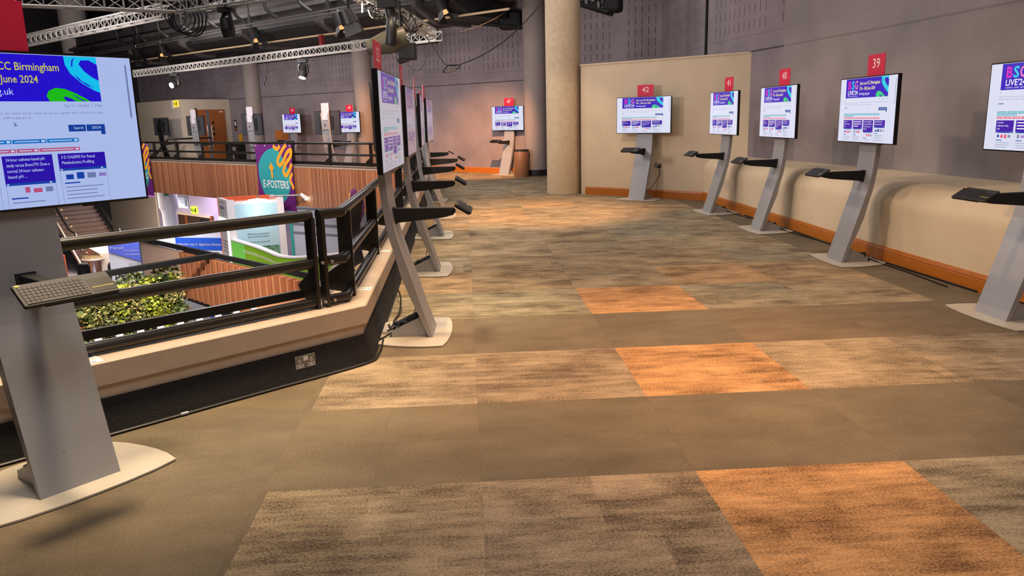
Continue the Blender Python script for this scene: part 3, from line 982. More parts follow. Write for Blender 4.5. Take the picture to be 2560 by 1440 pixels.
DB = disp_mats('lit', 0.95)
DN = disp_mats('near', 0.86, (0.80, 0.87, 1.0), own=dict(banner=(34, 0, 214), cardfill=(46, 0, 176), leaf=(20, 226, 20), swoosh=(0, 230, 250), headline=(255, 226, 90), strip=(0, 70, 170), teal=(0, 136, 206), button=(0, 70, 160)))
DD = disp_mats('soft', 0.55, (1, 1, 1), (0.25, (190, 180, 180)))  # off-axis dimming and washout baked into the soft and faint page colours
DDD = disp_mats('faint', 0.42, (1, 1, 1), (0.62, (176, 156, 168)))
PROTO = kiosk_parts(DB)
DISP = {'lit': PROTO['display'].data}
for kk, dm in (('near', DN), ('soft', DD), ('faint', DDD)):
    me = PROTO['display'].data.copy()
    for i, m_ in enumerate(list(me.materials)):
        for a, v_ in DB.items():
            if v_ == m_:
                me.materials[i] = dm[a]
    DISP[kk] = me
HIER = [('base_plate', None), ('foot_box', None), ('column', None), ('screen_panel', None), ('display', 'screen_panel'), ('number_card', None), ('keyboard_arm', None), ('mounting_plate', 'keyboard_arm')]
first = [True]


def keyboard(parent_xy, rz, kx, label, first_kb=[None]):
    if first_kb[0] is None:
        r = empty('keyboard', (0, 0, 0))
        ring = [(-0.185, -0.07), (0.185, -0.07), (0.19, -0.064), (0.19, 0.064), (0.185, 0.07), (-0.185, 0.07), (-0.19, 0.064), (-0.19, -0.064)]
        MB().prism(ring, 0.0, 0.016, M['kbody']).build('body', r, bevel=0.003)
        mb = MB()
        for j in range(6):
            y0 = -0.060 + j * 0.0185
            n = 14 if j else 9
            x0, wdt = -0.176, 0.25
            wk = wdt / 14
            x = x0
            for i in range(n):
                k = wk
                if j == 0 and i == 3:
                    k = wk * 6
                mb.box(x + 0.0008, x + k - 0.0014, y0, y0 + 0.0160, 0.016, 0.0195, M['kkey'])
                x += k
        mb.build('keys', r)
        mb = MB().box(0.088, 0.184, -0.055, 0.030, 0.016, 0.0172, M['kpad'])
        mb.box(0.090, 0.182, -0.026, -0.023, 0.0172, 0.0176, M['kyel'])
        mb.build('touch_pad', r)
        mb = MB().box(-0.180, -0.162, 0.054, 0.064, 0.016, 0.0176, M['kyel'])
        tag(mb.build('yellow_button', r), 'yellow corner button')
        first_kb[0] = r
        k_ = r
    else:
        k_ = first_kb[0].copy()
        COL.objects.link(k_)
        for ch in first_kb[0].children:
            c2 = ch.copy()
            COL.objects.link(c2)
            c2.parent = k_
    y, z = -0.2655, 0.998
    ca, sa = math.cos(rz), math.sin(rz)
    k_.location = (parent_xy[0] + kx * ca - y * sa, parent_xy[1] + kx * sa + y * ca, z)
    k_.rotation_euler = (math.radians(31.6), 0, rz)
    tag(k_, label, 'keyboard', 'wireless keyboards on the kiosk arms')
    return k_


def kiosk(num, x, y, a, label, disp='lit', kx=0.03, kb=None, card=True, dark=False):
    rz = math.radians(a + 90)
    root = empty('poster_kiosk', (x, y, 0), rz)
    tag(root, label, 'kiosk', 'electronic poster kiosks')
    made = {}
    for nm, par in HIER:
        if nm == 'number_card' and not card:
            continue
        o = PROTO[nm] if first[0] else PROTO[nm].copy()
        if not first[0]:
            COL.objects.link(o)
        o.parent = made[par] if par else root
        made[nm] = o
    first[0] = False
    made['display'].data = DISP[disp]
    if num:
        mb = MB()
        put_text(mb, num, lambda u, v: (u, 0.3292, 2.100 + v), M['wtext'], 0.145, 0.150, 'c')
        mb.build('digits', made['number_card'])
    if kb:
        keyboard((x, y), rz, kx, kb)
    return root, made


KS = 'silver kiosk with a lit poster screen, '
kiosk('39', 3.6446, 8.6179, 182.6, KS + 'red card numbered 39', kx=0.05, kb='black keyboard on the arm of the kiosk numbered 39')
kiosk('38', 3.8481, 6.0449, 185.3, KS + 'cut off by the right edge of the photo', kx=0.05, kb='black keyboard held out by the rightmost kiosk')
kiosk('40', 3.5191, 11.0791, 183.8, KS + 'red card numbered 40', kx=0.0, kb='black keyboard on the arm of the kiosk numbered 40')
kiosk('41', 3.3576, 13.2545, 185.8, KS + 'red card numbered 41', kx=-0.08, kb='pale-looking keyboard on the arm of the kiosk numbered 41')
kiosk('42', 2.5158, 15.5105, 229.7, KS + 'red card numbered 42', kx=0.03, kb='keyboard on the arm of the kiosk numbered 42')
kiosk('47', -0.1751, 23.4093, 229.9, KS + 'red card numbered 47', kx=-0.05, kb='keyboard on the arm of the kiosk numbered 47')
kiosk('48', -2.831, 26.201, 229.8, 'kiosk against the back wall half hidden behind the row of kiosks 32 to 36', kx=0.0)
kiosk('49', -5.754, 27.61, 230.4, KS + 'red card numbered 49', kx=-0.1, kb='keyboard on the arm of the kiosk numbered 49')
kiosk('50', -8.466, 30.232, 227.6, KS + 'red card numbered 50', kx=-0.1, kb='keyboard on the arm of the kiosk numbered 50')
kiosk('30', -2.0622, 3.4046, 322.0, 'nearest silver kiosk, large bluish poster screen at the left edge', 'near', -0.045, kb='large black keyboard in front of the nearest left kiosk')
kiosk('32', -0.6267, 6.0050, 0.8, 'kiosk seen side-on with the red card numbered 32', 'soft', 0.0, kb='keyboard on the nearest side-on kiosk arm, kiosk 32')
kiosk('33', -0.806, 8.656, 2.8, 'side-on kiosk standing directly behind kiosk 32', 'faint', 0.0, kb='keyboard on the second side-on kiosk arm along the railing')
kiosk('34', -0.976, 11.319, 4.5, 'side-on kiosk, third along the railing, screen seen edge-on', 'faint', 0.0, kb='keyboard on the third side-on kiosk arm along the railing')
kiosk('35', -1.09, 13.619, 1.1, 'side-on kiosk, fourth along the railing', 'faint', 0.0, kb='keyboard on the fourth side-on kiosk arm along the railing')
kiosk('36', -1.45, 16.35, 0.3, 'side-on kiosk, farthest along the railing', 'faint', 0.0, kb=None)
fr = (math.cos(math.radians(49.9)), math.sin(math.radians(49.9)))
for x, y, lb in ((-5.056, 22.044, 'kiosk seen from behind, white card, just left of kiosk 49'), (-7.792, 24.027, 'kiosk seen from behind in front of the grey column, middle of three'),
                 (-10.132, 25.636, 'kiosk seen from behind in front of the brown doors')):
    # stands on the far balcony, a little behind the railing line
    kk = 1.0 + {-5.056: 0.096, -7.792: 0.121, -10.132: 0.136}[x]
    kiosk(None, x * kk + fr[0] * 0.33, y * kk + fr[1] * 0.33, 49.9, lb)
r_, m_ = kiosk(None, -14.15, 33.0, 49.9, 'black-backed kiosk seen from behind against the pale box room', card=False)
cd = m_['column'].data.copy()
for i in range(len(cd.materials)):
    cd.materials[i] = M['black']
m_['column'].data = cd

# ---------------------------------------------------------------- cables at the kiosks
def local(x, y, a, pts):
    rz = math.radians(a + 90)
    ca, sa = math.cos(rz), math.sin(rz)
    return [(x + p[0] * ca - p[1] * sa, y + p[0] * sa + p[1] * ca, p[2]) for p in pts]


def tangle(x, y, a, label, seed, long_=None):
    rnd = random.Random(seed)
    mb = MB()
    for k in range(4):
        pts = []
        for i in range(9):
            t = i / 8
            yy = 0.08 + t * 0.30 + rnd.uniform(-0.03, 0.03)
            pts.append((rnd.uniform(-0.13, 0.13), yy, max(0.022, 0.175 - 0.40 * yy + rnd.uniform(0.0, 0.03))))
        mb.tube(local(x, y, a, pts), 0.006, M['cable'], 5, 4)
    for k in range(2):
        p = local(x, y, a, [(rnd.uniform(-0.08, 0.08), 0.18 + 0.11 * k, 0.115 - 0.035 * k)])[0]
        mb.cyl((p[0] - 0.045, p[1], p[2]), (p[0] + 0.045, p[1] + 0.02, p[2]), 0.018, M['cable'], 8)
    mb.tube(local(x, y, a, [(0.05, 0.30, 1.0), (0.07, 0.26, 0.7), (0.02, 0.17, 0.46), (0.10, 0.14, 0.30), (0.02, 0.16, 0.16)]), 0.004, M['cable'], 5, 5)
    if long_:
        mb.tube(local(x, y, a, long_), 0.007, M['cable'], 5, 5)
    tag(mb.build('power_cable', world=True, shade=True), label, 'cable', 'cable tangles behind the kiosk feet')


tangle(-0.6267, 6.005, 0.8, 'black cables tangled behind the foot of kiosk 32', 1, [(0.0, 0.22, 0.09), (-0.16, 0.36, 0.03), (-0.30, 0.44, 0.02), (-0.50, 0.50, 0.012), (-0.68, 0.52, 0.012)])
tangle(-0.806, 8.656, 2.8, 'black cables tangled behind the foot of kiosk 33', 2, [(0.0, 0.22, 0.09), (0.2, 0.40, 0.012), (0.5, 0.46, 0.012)])
tangle(-0.976, 11.319, 4.5, 'black cables behind the foot of the third side-on kiosk', 3, [(0, .22, .09), (.2, .4, .012), (.45, .43, .2), (.5, .44, .35)])
tangle(-1.09, 13.619, 1.1, 'black cables behind the foot of the fourth side-on kiosk', 4)
tangle(3.6446, 8.6179, 182.6, 'black cables bunched behind the foot of kiosk 39', 5, [(0.0, 0.25, 0.08), (0.3, 0.40, 0.012), (0.8, 0.42, 0.012), (1.5, 0.40, 0.012)])
tangle(3.5191, 11.0791, 183.8, 'black cables bunched behind the foot of kiosk 40', 6, [(0.0, 0.25, 0.08), (0.3, 0.36, 0.012), (1.1, 0.42, 0.012), (1.8, 0.42, 0.012)])
tangle(3.3576, 13.2545, 185.8, 'black cables bunched behind the foot of kiosk 41', 7, [(0.0, 0.25, 0.08), (0.3, 0.36, 0.012), (1.0, 0.38, 0.012)])
tangle(3.8481, 6.0449, 185.3, 'black cables behind the foot of the rightmost kiosk', 8)
tangle(-2.0622, 3.4046, 322.0, 'dark cables behind the foot of the nearest left kiosk', 9)

# cable lying along the foot of the cloth skirt
mb = MB()
mb.tube([(q[0], q[1], 0.010) for q in offset_path([along(C0, DL, -3.0), along(C0, DL, -1.8), along(C0, DL, -0.9), along(C0, DL, -0.1), along(C0, DR, 0.15), along(C0, DR, 0.5)], 0.05)], 0.008, M['cable'], 6, 5)
tag(mb.build('floor_cable', world=True, shade=True), 'thin black cable lying along the bottom hem of the kerb skirt', 'cable')
for k, d_ in enumerate((-1.34, -2.46)):
    p = along(C0, DL, d_, (DL[1], -DL[0]), 0.058)
    o = MB().fbox(p, DL, -0.022, 0.022, -0.012, 0.004, 0.012, 0.022, M['white']).build('cable_clip', world=True)
    tag(o, ('small white clip on the skirt-hem cable, nearer the wall socket', 'small white clip on the skirt-hem cable, beside the nearest kiosk base')[k], 'clip')
mb = MB().tube([(-1.13, 7.6, 0.3), (-1.10, 7.2, 0.16), (-1.02, 6.9, 0.1), (-0.99, 6.6, 0.03), (-1.0, 6.3, 0.012), (-0.9, 6.05, 0.016), (-0.8, 6.0, 0.03)], 0.007, M['cable'], 5, 6)
tag(mb.build('trailing_cable', world=True, shade=True), 'black cable trailing down the cloth skirt to kiosk 32', 'cable')
# cable along the right-hand skirting
mb = MB().tube([(q[0], q[1], 0.012) for q in offset_path([(3.90, 12.7), (3.94, 12.2), (4.03, 10.9), (4.08, 9.9), (4.13, 9.0), (4.16, 8.5), (4.22, 7.8), (4.30, 6.92)], 0.04)], 0.009, M['cable'], 5, 4)
tag(mb.build('skirting_cable', world=True, shade=True), 'black cable running along the foot of the orange oak skirting', 'cable')


# ---------------------------------------------------------------- sockets, labels, bin
def socket_plate(p, d, z, label, plug=False):
    n = (d[1], -d[0])
    r = empty('wall_socket', (p[0], p[1], z))
    tag(r, label, 'socket')
    MB().fbox(p, d, -0.075, 0.075, 0.0, 0.009, z - 0.045, z + 0.045, M['socket']).build('plate', r, world=True, bevel=0.002)
    for s in (-0.042, 0.042):
        mb = MB().fbox(p, d, s - 0.026, s + 0.026, 0.009, 0.010, z - 0.036, z - 0.014, M['white'])
        mb.fbox(p, d, s - 0.008, s + 0.008, 0.009, 0.010, z - 0.004, z + 0.020, M['white'])
        mb.fbox(p, d, s - 0.018, s - 0.008, 0.010, 0.0105, z - 0.028, z - 0.020, M['black'])
        mb.fbox(p, d, s + 0.008, s + 0.018, 0.010, 0.0105, z - 0.028, z - 0.020, M['black'])
        mb.fbox(p, d, s - 0.003, s + 0.003, 0.010, 0.0105, z + 0.002, z + 0.014, M['black'])
        mb.build('outlet', r, world=True)
    MB().fbox(p, d, -0.016, 0.016, 0.009, 0.014, z + 0.008, z + 0.034, M['white']).build('rocker_switch', r, world=True)
    if plug:
        MB().fbox(p, d, 0.018, 0.066, 0.0105, 0.045, z - 0.04, z + 0.006, M['black']).build('plug', r, world=True, bevel=0.006)
    return r


NL = (DL[1], -DL[0])
socket_plate(along(C0, DL, -0.505, NL, -0.004), DL, 0.122, 'grey double socket on the black skirt below the kerb')
socket_plate(along(PA, pd, 1.80), pd, 0.655, 'dark double socket with a black plug beside kiosk 42', True)
q0 = Vector((3.02, 15.72, 0.62))
mb = MB().tube([q0, q0 + Vector((0, -0.03, -0.12)), (2.96, 15.72, 0.36), (2.85, 15.78, 0.20), (2.76, 15.84, 0.15), (2.70, 15.86, 0.10), (2.68, 15.9, 0.03)], 0.006, M['cable'], 6, 6)
mb.tube([q0, (3.0, 15.70, 0.40), (2.95, 15.70, 0.1), (2.90, 15.70, 0.012), (2.75, 15.78, 0.012)], 0.003, M['cable'], 5, 5)
tag(mb.build('plug_cable', world=True, shade=True), 'black cable looping from the plugged-in wall socket down to kiosk 42', 'cable')

for p, d, lb in ((along(C0, DR, 0.54), DR, 'paper label on the kerb ledge nearest the kerb corner'), (along(C0, DR, 2.28), DR, 'paper label on the kerb ledge beside the column of kiosk 32'),
                 (along(C0, DR, 4.9), DR, 'paper label on the kerb ledge beside kiosk 33'), (along(C0, DL, -1.76), DL, 'paper label on the kerb ledge against the nearest kiosk column')):
    r = empty('paper_label', (p[0], p[1], 0.414))
    tag(r, lb, 'label', 'paper labels stuck along the kerb ledge')
    MB().fbox(p, d, -0.05, 0.05, -0.19, -0.02, 0.4141, 0.4147, M['paper']).build('sheet', r, world=True)
    mb = MB()
    n = (d[1], -d[0])
    q = [(p[0] + d[0] * a + n[0] * b, p[1] + d[1] * a + n[1] * b, 0.4150) for a, b in ((-0.05, -0.19), (0.05, -0.19), (0.02, -0.145), (0.05, -0.15), (-0.05, -0.15))]
    mb.add(q, [(0, 1, 2, 4)], mat('label_blue', (44, 96, 140), 0.5))
    mb.build('blue_end', r, world=True)
    mb = MB()
    for i in range(6):
        mb.fbox(p, d, -0.034 + 0.004 * (i % 2), 0.032, -0.136 + i * 0.013, -0.132 + i * 0.013, 0.4147, 0.4151, M['ink'])
    mb.fbox(p, d, -0.01, 0.018, -0.048, -0.034, 0.4147, 0.4151, M['inkb'])
    mb.build('print', r, world=True)

bx, by = 0.36, 22.55
r = empty('waste_bin', (bx, by, 0))
tag(r, 'brown oval waste bin with a dark rim, standing right of kiosk 47', 'bin')
mb = MB().lathe((0, 0, 0), [(0.205, 0), (0.215, 0.02), (0.215, 0.70), (0.205, 0.74)], M['bin'], 28)
mb.build('body', r, shade=True)
MB().lathe((0, 0, 0), [(0.222, 0.735), (0.226, 0.75), (0.222, 0.775), (0.15, 0.775)], M['dark'], 28).build('rim', r, shade=True)


# ---------------------------------------------------------------- far left: box room, doors, small wall things
BX = [(-16.97, 36.49), (-13.52, 33.02), (-12.05, 34.56)]
mb = MB()
sweep([(-17.6, 37.1), BX[1], (-11.9, 34.72)], [(0, 0), (0, 2.74), (-0.12, 2.74), (-0.12, 0)], mat('box_room', (190, 176, 156), 0.75, noise=0.04, nscale=2), mb)
struct(mb.build('wall_box', world=True))
d1 = Vector((BX[1][0] - BX[0][0], BX[1][1] - BX[0][1])).normalized()
d2 = Vector((BX[2][0] - BX[1][0], BX[2][1] - BX[1][1])).normalized()
r = empty('door_1', (-12.6, 33.98, 0))
struct(r)
MB().fbox(BX[1], d2, 0.62, 1.86, 0.005, 0.03, 0, 2.32, M['door']).build('door_leaf', r, world=True)
MB().fbox(BX[1], d2, 0.55, 0.62, 0.0, 0.06, 0, 2.38, M['dark']).build('jamb', r, world=True)
MB().fbox(BX[1], d2, 1.02, 1.16, 0.03, 0.034, 0, 2.30, mat('vision_strip', (104, 100, 104), 0.3)).build('vision_panel', r, world=True)
for a in (1.0, 1.19):
    p0 = along(BX[1], d2, a, (d2.y, -d2.x), 0.09)
    MB().cyl((p0[0], p0[1], 0.75), (p0[0], p0[1], 1.65), 0.02, M['steel'], 10).build('pull_handle', r, world=True, shade=True)
MB().fbox(BX[1], d2, 1.62, 1.76, 0.03, 0.09, 2.20, 2.25, M['white']).build('door_closer', r, world=True)
for k in range(3):
    MB().fbox(BX[1], d2, 1.26, 1.34, 0.03, 0.036, 1.72 - 0.24 * k, 1.82 - 0.24 * k, M['black']).build('door_plate', r, world=True)


def panel(name, p, d, a0, a1, z0, z1, m, label, cat, th=0.04, off=0.0, kids=()):
    r = empty(name, (p[0] + d[0] * (a0 + a1) / 2, p[1] + d[1] * (a0 + a1) / 2, z0))
    tag(r, label, cat)
    MB().fbox(p, d, a0, a1, off, off + th, z0, z1, m).build('panel', r, world=True)
    for nm, b0, b1, y0, y1, mm, e in kids:
        MB().fbox(p, d, b0, b1, off + th, off + th + e, y0, y1, mm).build(nm, r, world=True)
    return r


def exit_sign(name, p, d, a, z, w, h, label, m1, m2):
    r = panel(name, p, d, a - w / 2, a + w / 2, z, z + h, m1, label, 'sign', 0.06, 0.01)
    mb = MB()
    n = (d[1], -d[0])
    o_ = 0.0715

    def f(u, v):
        q = along(p, d, a - w / 2 + u * w, n, o_)
        return (q[0], q[1], z + v * h)
    for pts in ([(0.42, 0.62), (0.5, 0.62), (0.5, 0.42), (0.58, 0.42), (0.46, 0.2), (0.34, 0.42), (0.42, 0.42)], [(0.68, 0.2), (0.9, 0.2), (0.9, 0.8), (0.68, 0.8)],
                [(0.14, 0.25), (0.2, 0.25), (0.25, 0.45), (0.3, 0.25), (0.34, 0.28), (0.28, 0.6), (0.22, 0.78), (0.16, 0.7), (0.1, 0.5)]):
        mb.add([f(u, v) for u, v in pts], [tuple(range(len(pts)))], m2)
    mb.build('pictogram', r, world=True)
    return r


exit_sign('exit_sign', BX[1], d1, -0.37, 2.45, 0.42, 0.26, 'yellow lit exit sign high on the pale box room corner', M['signy'], M['signg'])
panel('wall_box_unit', BX[1], d1, -0.80, -0.62, 2.38, 2.70, M['white'], 'small white unit left of the yellow exit sign', 'wall unit', 0.08)
fd = (-DF[0], -DF[1])
AX = (-11.75, 34.33)
panel('call_panel', AX, fd, -0.12, 0.10, 1.40, 1.86, M['dark'], 'small dark notice panel on the wall left of the rear grey column', 'panel', 0.03, 0.01, (('notice', -0.06, 0.05, 1.62, 1.8, M['paper'], 0.004), ('red_box', -0.04, 0.08, 1.42, 1.55, M['bin'], 0.02)))
panel('yellow_notice', AX, fd, 0.22, 0.50, 0.96, 1.26, mat('mustard', (214, 160, 40), 0.6), 'mustard yellow notice low on the back wall behind the middle rear-view kiosk', 'notice', 0.02, 0.05)
panel('dark_cabinet', AX, fd, -0.55, 0.0, 0.0, 0.92, M['matte'], 'black cabinet against the back wall behind the balcony railing', 'cabinet', 0.4, 0.02)
panel('equipment_case', AX, fd, 0.12, 0.62, 0.0, 0.85, M['dark'], 'dark equipment case with a pale label beside the black cabinet', 'case', 0.4, 0.02, (('label_plate', 0.22, 0.5, 0.58, 0.74, M['lgrey'], 0.004), ('lower_plate', 0.2, 0.32, 0.1, 0.4, M['lgrey'], 0.004)))
panel('wooden_hatch', (-9.47, 32.31), fd, 0.0, 0.92, 1.02, 1.40, mat('hatch_wood', (176, 102, 40), 0.5), 'orange wooden hatch on the back wall below the screen of kiosk 50', 'hatch', 0.05, 0.01)
# stair handrail of the box room steps
mb = MB().tube([(-14.9, 32.9, 0.35), (-13.75, 31.95, 1.15), (-12.4, 33.0, 1.16)], 0.04, M['rail'], 8, 0)
tag(mb.build('stair_handrail', world=True), 'short sloping dark handrail in front of the pale box room', 'handrail')
DK = (-2.06, 25.79)


# ---------------------------------------------------------------- banners
def banner(name, s0, s1, ztop, zbot, label, txt=True):
    """printed cloth hung outside the far railing; s runs left to right in the photograph"""
    r = empty(name, (FB[0] + DF[0] * s1, FB[1] + DF[1] * s1, ztop))
    tag(r, label, 'banner', 'printed banners hung on the far balcony')
    w, h = s0 - s1, ztop - zbot
    pu, te, am, wh = mat('banner_purple', (104, 26, 116), 0.65), mat('banner_teal', (44, 164, 168), 0.65), mat('banner_amber', (252, 172, 36), 0.65), mat('banner_white', (240, 244, 246), 0.65)

    def f(u, v, e=0.0):
        # u 0..1 left to right, v 0..1 from the top; slight sag of the cloth
        sag = 0.05 * math.sin(PI * v) * (1 - 2 * abs(u - 0.5)) + 0.02 * math.sin(3 * PI * u) * v
        pinch = 1.0 - 0.05 * math.sin(PI * min(1, v * 1.2)) * (1 if txt else 0.5)
        s = s0 - ((u - 0.5) * pinch + 0.5) * w
        q = along(FB, DF, s, NF, -0.36 - 0.3 * sag - e)
        return (q[0], q[1], ztop - v * h)
    mb = MB()
    n, k = 12, 14
    mb.add([f(i / n, j / k) for j in range(k + 1) for i in range(n + 1)], [(j * (n + 1) + i, j * (n + 1) + i + 1, (j + 1) * (n + 1) + i + 1, (j + 1) * (n + 1) + i) for j in range(k) for i in range(n)], pu)
    mb.build('cloth', r, world=True, shade=True)

    def shape(nm, pts, m, e):
        g = MB()
        P_ = [(q.x, q.y) for q in smooth([(a, b, 0) for a, b in pts + pts[:1]], 4)][:-1]
        bm = bmesh.new()
        fc = bm.faces.new([bm.verts.new((a, b, 0)) for a, b in P_])
        bmesh.ops.triangulate(bm, faces=[fc])
        bmesh.ops.subdivide_edges(bm, edges=bm.edges[:], cuts=1)
        bm.verts.index_update()
        g.add([f(v.co.x, v.co.y, e) for v in bm.verts], [[v.index for v in q.verts] for q in bm.faces], m)
        bm.free()
        return g.build(nm, r, world=True)

    def band(g, pts, wd, m, e, asp):
        P_ = smooth([(a, b, 0) for a, b in pts], 5)
        vs = []
        for i, q in enumerate(P_):
            d = (P_[min(i + 1, len(P_) - 1)] - P_[max(i - 1, 0)])
            d = Vector((d.x, d.y * asp, 0)).normalized()
            vs += [f(q.x - d.y * wd, q.y + d.x * wd / asp, e), f(q.x + d.y * wd, q.y - d.x * wd / asp, e)]
        g.add(vs, [(2 * i, 2 * i + 1, 2 * i + 3, 2 * i + 2) for i in range(len(P_) - 1)], m)
    shape('teal_blob', [(0.06, 0.30), (0.22, 0.15), (0.45, 0.06), (0.66, 0.10), (0.80, 0.26), (0.90, 0.42), (0.92, 0.58), (0.84, 0.74), (0.70, 0.86), (0.50, 0.90), (0.28, 0.84), (0.12, 0.68), (0.05, 0.48)], te, 0.004)
    g = MB()
    asp = h / w
    band(g, [(0.52, 0.02), (0.62, 0.07), (0.70, 0.02)], 0.028, am, 0.008, asp)
    band(g, [(0.86, 0.00), (0.74, 0.10), (0.62, 0.24), (0.66, 0.31), (0.76, 0.26), (0.88, 0.12), (0.98, 0.08), (0.96, 0.18), (0.84, 0.28), (0.76, 0.40), (0.82, 0.46), (0.92, 0.38), (0.985, 0.28)], 0.030, am, 0.008, asp)
    band(g, [(0.985, 0.42), (0.92, 0.52), (0.96, 0.60), (0.985, 0.66)], 0.026, am, 0.008, asp)
    g.build('amber_swirl', r, world=True)
    g = MB()
    g.add([f(u, v, 0.008) for u, v in ((0.36, 0.36), (0.43, 0.27), (0.50, 0.36), (0.455, 0.385), (0.41, 0.385))], [(0, 1, 2, 3, 4)], am)
    g.add([f(u, v, 0.008) for u, v in ((0.41, 0.37), (0.455, 0.37), (0.46, 0.50), (0.435, 0.52), (0.412, 0.50))], [(0, 1, 2, 3, 4)], am)
    g.build('arrow', r, world=True)
    g = MB()
    put_text(g, 'E-POSTERS', lambda x, y: f(0.17 + x / w, 0.66 - y / h, 0.010), wh, 0.34, 0.70 * w, bold=0.012)
    g.build('lettering', r, world=True)
    g = MB()
    for u in (0.05, 0.3, 0.95):
        g.cyl(f(u, 0.02, 0.0), f(u, 0.02, 0.02), 0.022, M['white'], 8)
    g.build('eyelets', r, world=True)
    for u in (0.08, 0.92):
        pass
    return r


banner('hanging_banner', 5.50, 3.36, 1.03, -1.03, 'purple and teal banner reading E-POSTERS hung mid-way along the far railing')
banner('hanging_banner', 15.30, 13.15, 1.03, -1.03, 'E-POSTERS banner mostly hidden behind the nearest kiosk screen')

# a banner hung outside the near railing, its dark back towards us
mb = MB()
BK = mat('banner_back', (36, 28, 42), 0.8)
vs, n, k = [], 8, 8
for j in range(k + 1):
    for i in range(n + 1):
        u, v = i / n, j / k
        uu = u * (1 - 0.35 * v * v)
        q = along(B0_, DR, 1.15 + 0.75 * uu, (DR[1], -DR[0]), -0.075 - 0.06 * math.sin(PI * v) - 0.03 * math.sin(5 * u))
        vs.append((q[0], q[1], 1.02 - 0.62 * v - 0.10 * u * v))
mb.add(vs, [(j * (n + 1) + i, j * (n + 1) + i + 1, (j + 1) * (n + 1) + i + 1, (j + 1) * (n + 1) + i) for j in range(k) for i in range(n)], BK)
o = mb.build('banner_back', world=True, shade=True)
sd = o.modifiers.new('t', 'SOLIDIFY')
sd.thickness = 0.004
tag(o, 'dark back of a banner slung outside the railing beside kiosk 32', 'banner')
mb = MB()
vs = []
for j in range(5):
    for i in range(5):
        u, v = i / 4, j / 4
        q = along(B0_, DR, 2.2 + 0.7 * u, (DR[1], -DR[0]), -0.22 - 0.05 * math.sin(PI * v + 2 * u))
        vs.append((q[0], q[1], 0.98 - 0.42 * v * (1 - 0.5 * u)))
mb.add(vs, [(j * 5 + i, j * 5 + i + 1, j * 5 + i + 6, j * 5 + i + 5) for j in range(4) for i in range(4)], MATS['banner_purple'])
for k in range(4):
    mb.mi[k * 4] = mb.slot(MATS['banner_amber'])
o = mb.build('folded_banner', world=True, shade=True)
sd = o.modifiers.new('t', 'SOLIDIFY')
sd.thickness = 0.004
tag(o, 'folded purple and amber banner end showing through the railing by kiosk 32', 'banner')

# ---------------------------------------------------------------- trusses over the void
def truss(name, a, b, s, label, m=None, r=0.017, pitch=None, ends=True):
    m = m or M['truss']
    a, b = Vector(a), Vector(b)
    d = (b - a).normalized()
    L = (b - a).length
    n = Vector((d.y, -d.x, 0)).normalized()
    z = Vector((0, 0, 1))
    rt = empty(name, a)
    tag(rt, label, 'truss')
    corners = [(-s / 2, 0), (s / 2, 0), (s / 2, -s), (-s / 2, -s)]
    for o, h in corners:
        MB().cyl(a + n * o + z * h, b + n * o + z * h, r, m, 8).build('chord', rt, world=True, shade=True)
    k = max(2, int(L / (pitch or s * 1.4)))
    mb = MB()
    for j in range(4):
        (o0, h0), (o1, h1) = corners[j], corners[(j + 1) % 4]
        for i in range(k):
            t0, t1 = L * i / k, L * (i + 1) / k
            A, B = (o0, h0), (o1, h1)
            if (i + j) % 2 and j % 2 == 0:
                A, B = B, A
            mb.cyl(a + d * t0 + n * A[0] + z * A[1], a + d * t1 + n * B[0] + z * B[1], r * 0.5, m, 5, cap=False)
            if j % 2:
                mb.cyl(a + d * t1 + n * o0 + z * h0, a + d * t1 + n * o1 + z * h1, r * 0.5, m, 5, cap=False)
    mb.build('bracing', rt, world=True, shade=True)
    return rt


truss('lighting_truss', (-16.9, 31.9, 3.62), (-1.50, 18.15, 3.60), 0.19, 'long bright aluminium truss crossing the picture below the dark gantry')
truss('lighting_truss', (-13.2, 19.8, 3.60), (-5.5, 13.3, 3.60), 0.185, 'aluminium truss rising to the right behind the red card at upper left')
truss('lighting_truss', (-10.0, 10.2, 3.61), (-5.15, 12.95, 3.61), 0.185, 'aluminium truss along the top left edge, nearly level in the picture')
truss('lighting_truss', (-5.1, 12.9, 3.61), (-2.25, 11.1, 3.61), 0.185, 'short aluminium truss at the top edge carrying the dark lamp head')
truss('lighting_truss', (-2.2, 11.2, 3.60), (-1.62, 17.9, 3.60), 0.185, 'truss draped with loose cables, running away above the card numbered 32')


def orient(z_axis, up=(0, 0, 1)):
    return Vector(z_axis).to_track_quat('-Z', 'Y').to_matrix()


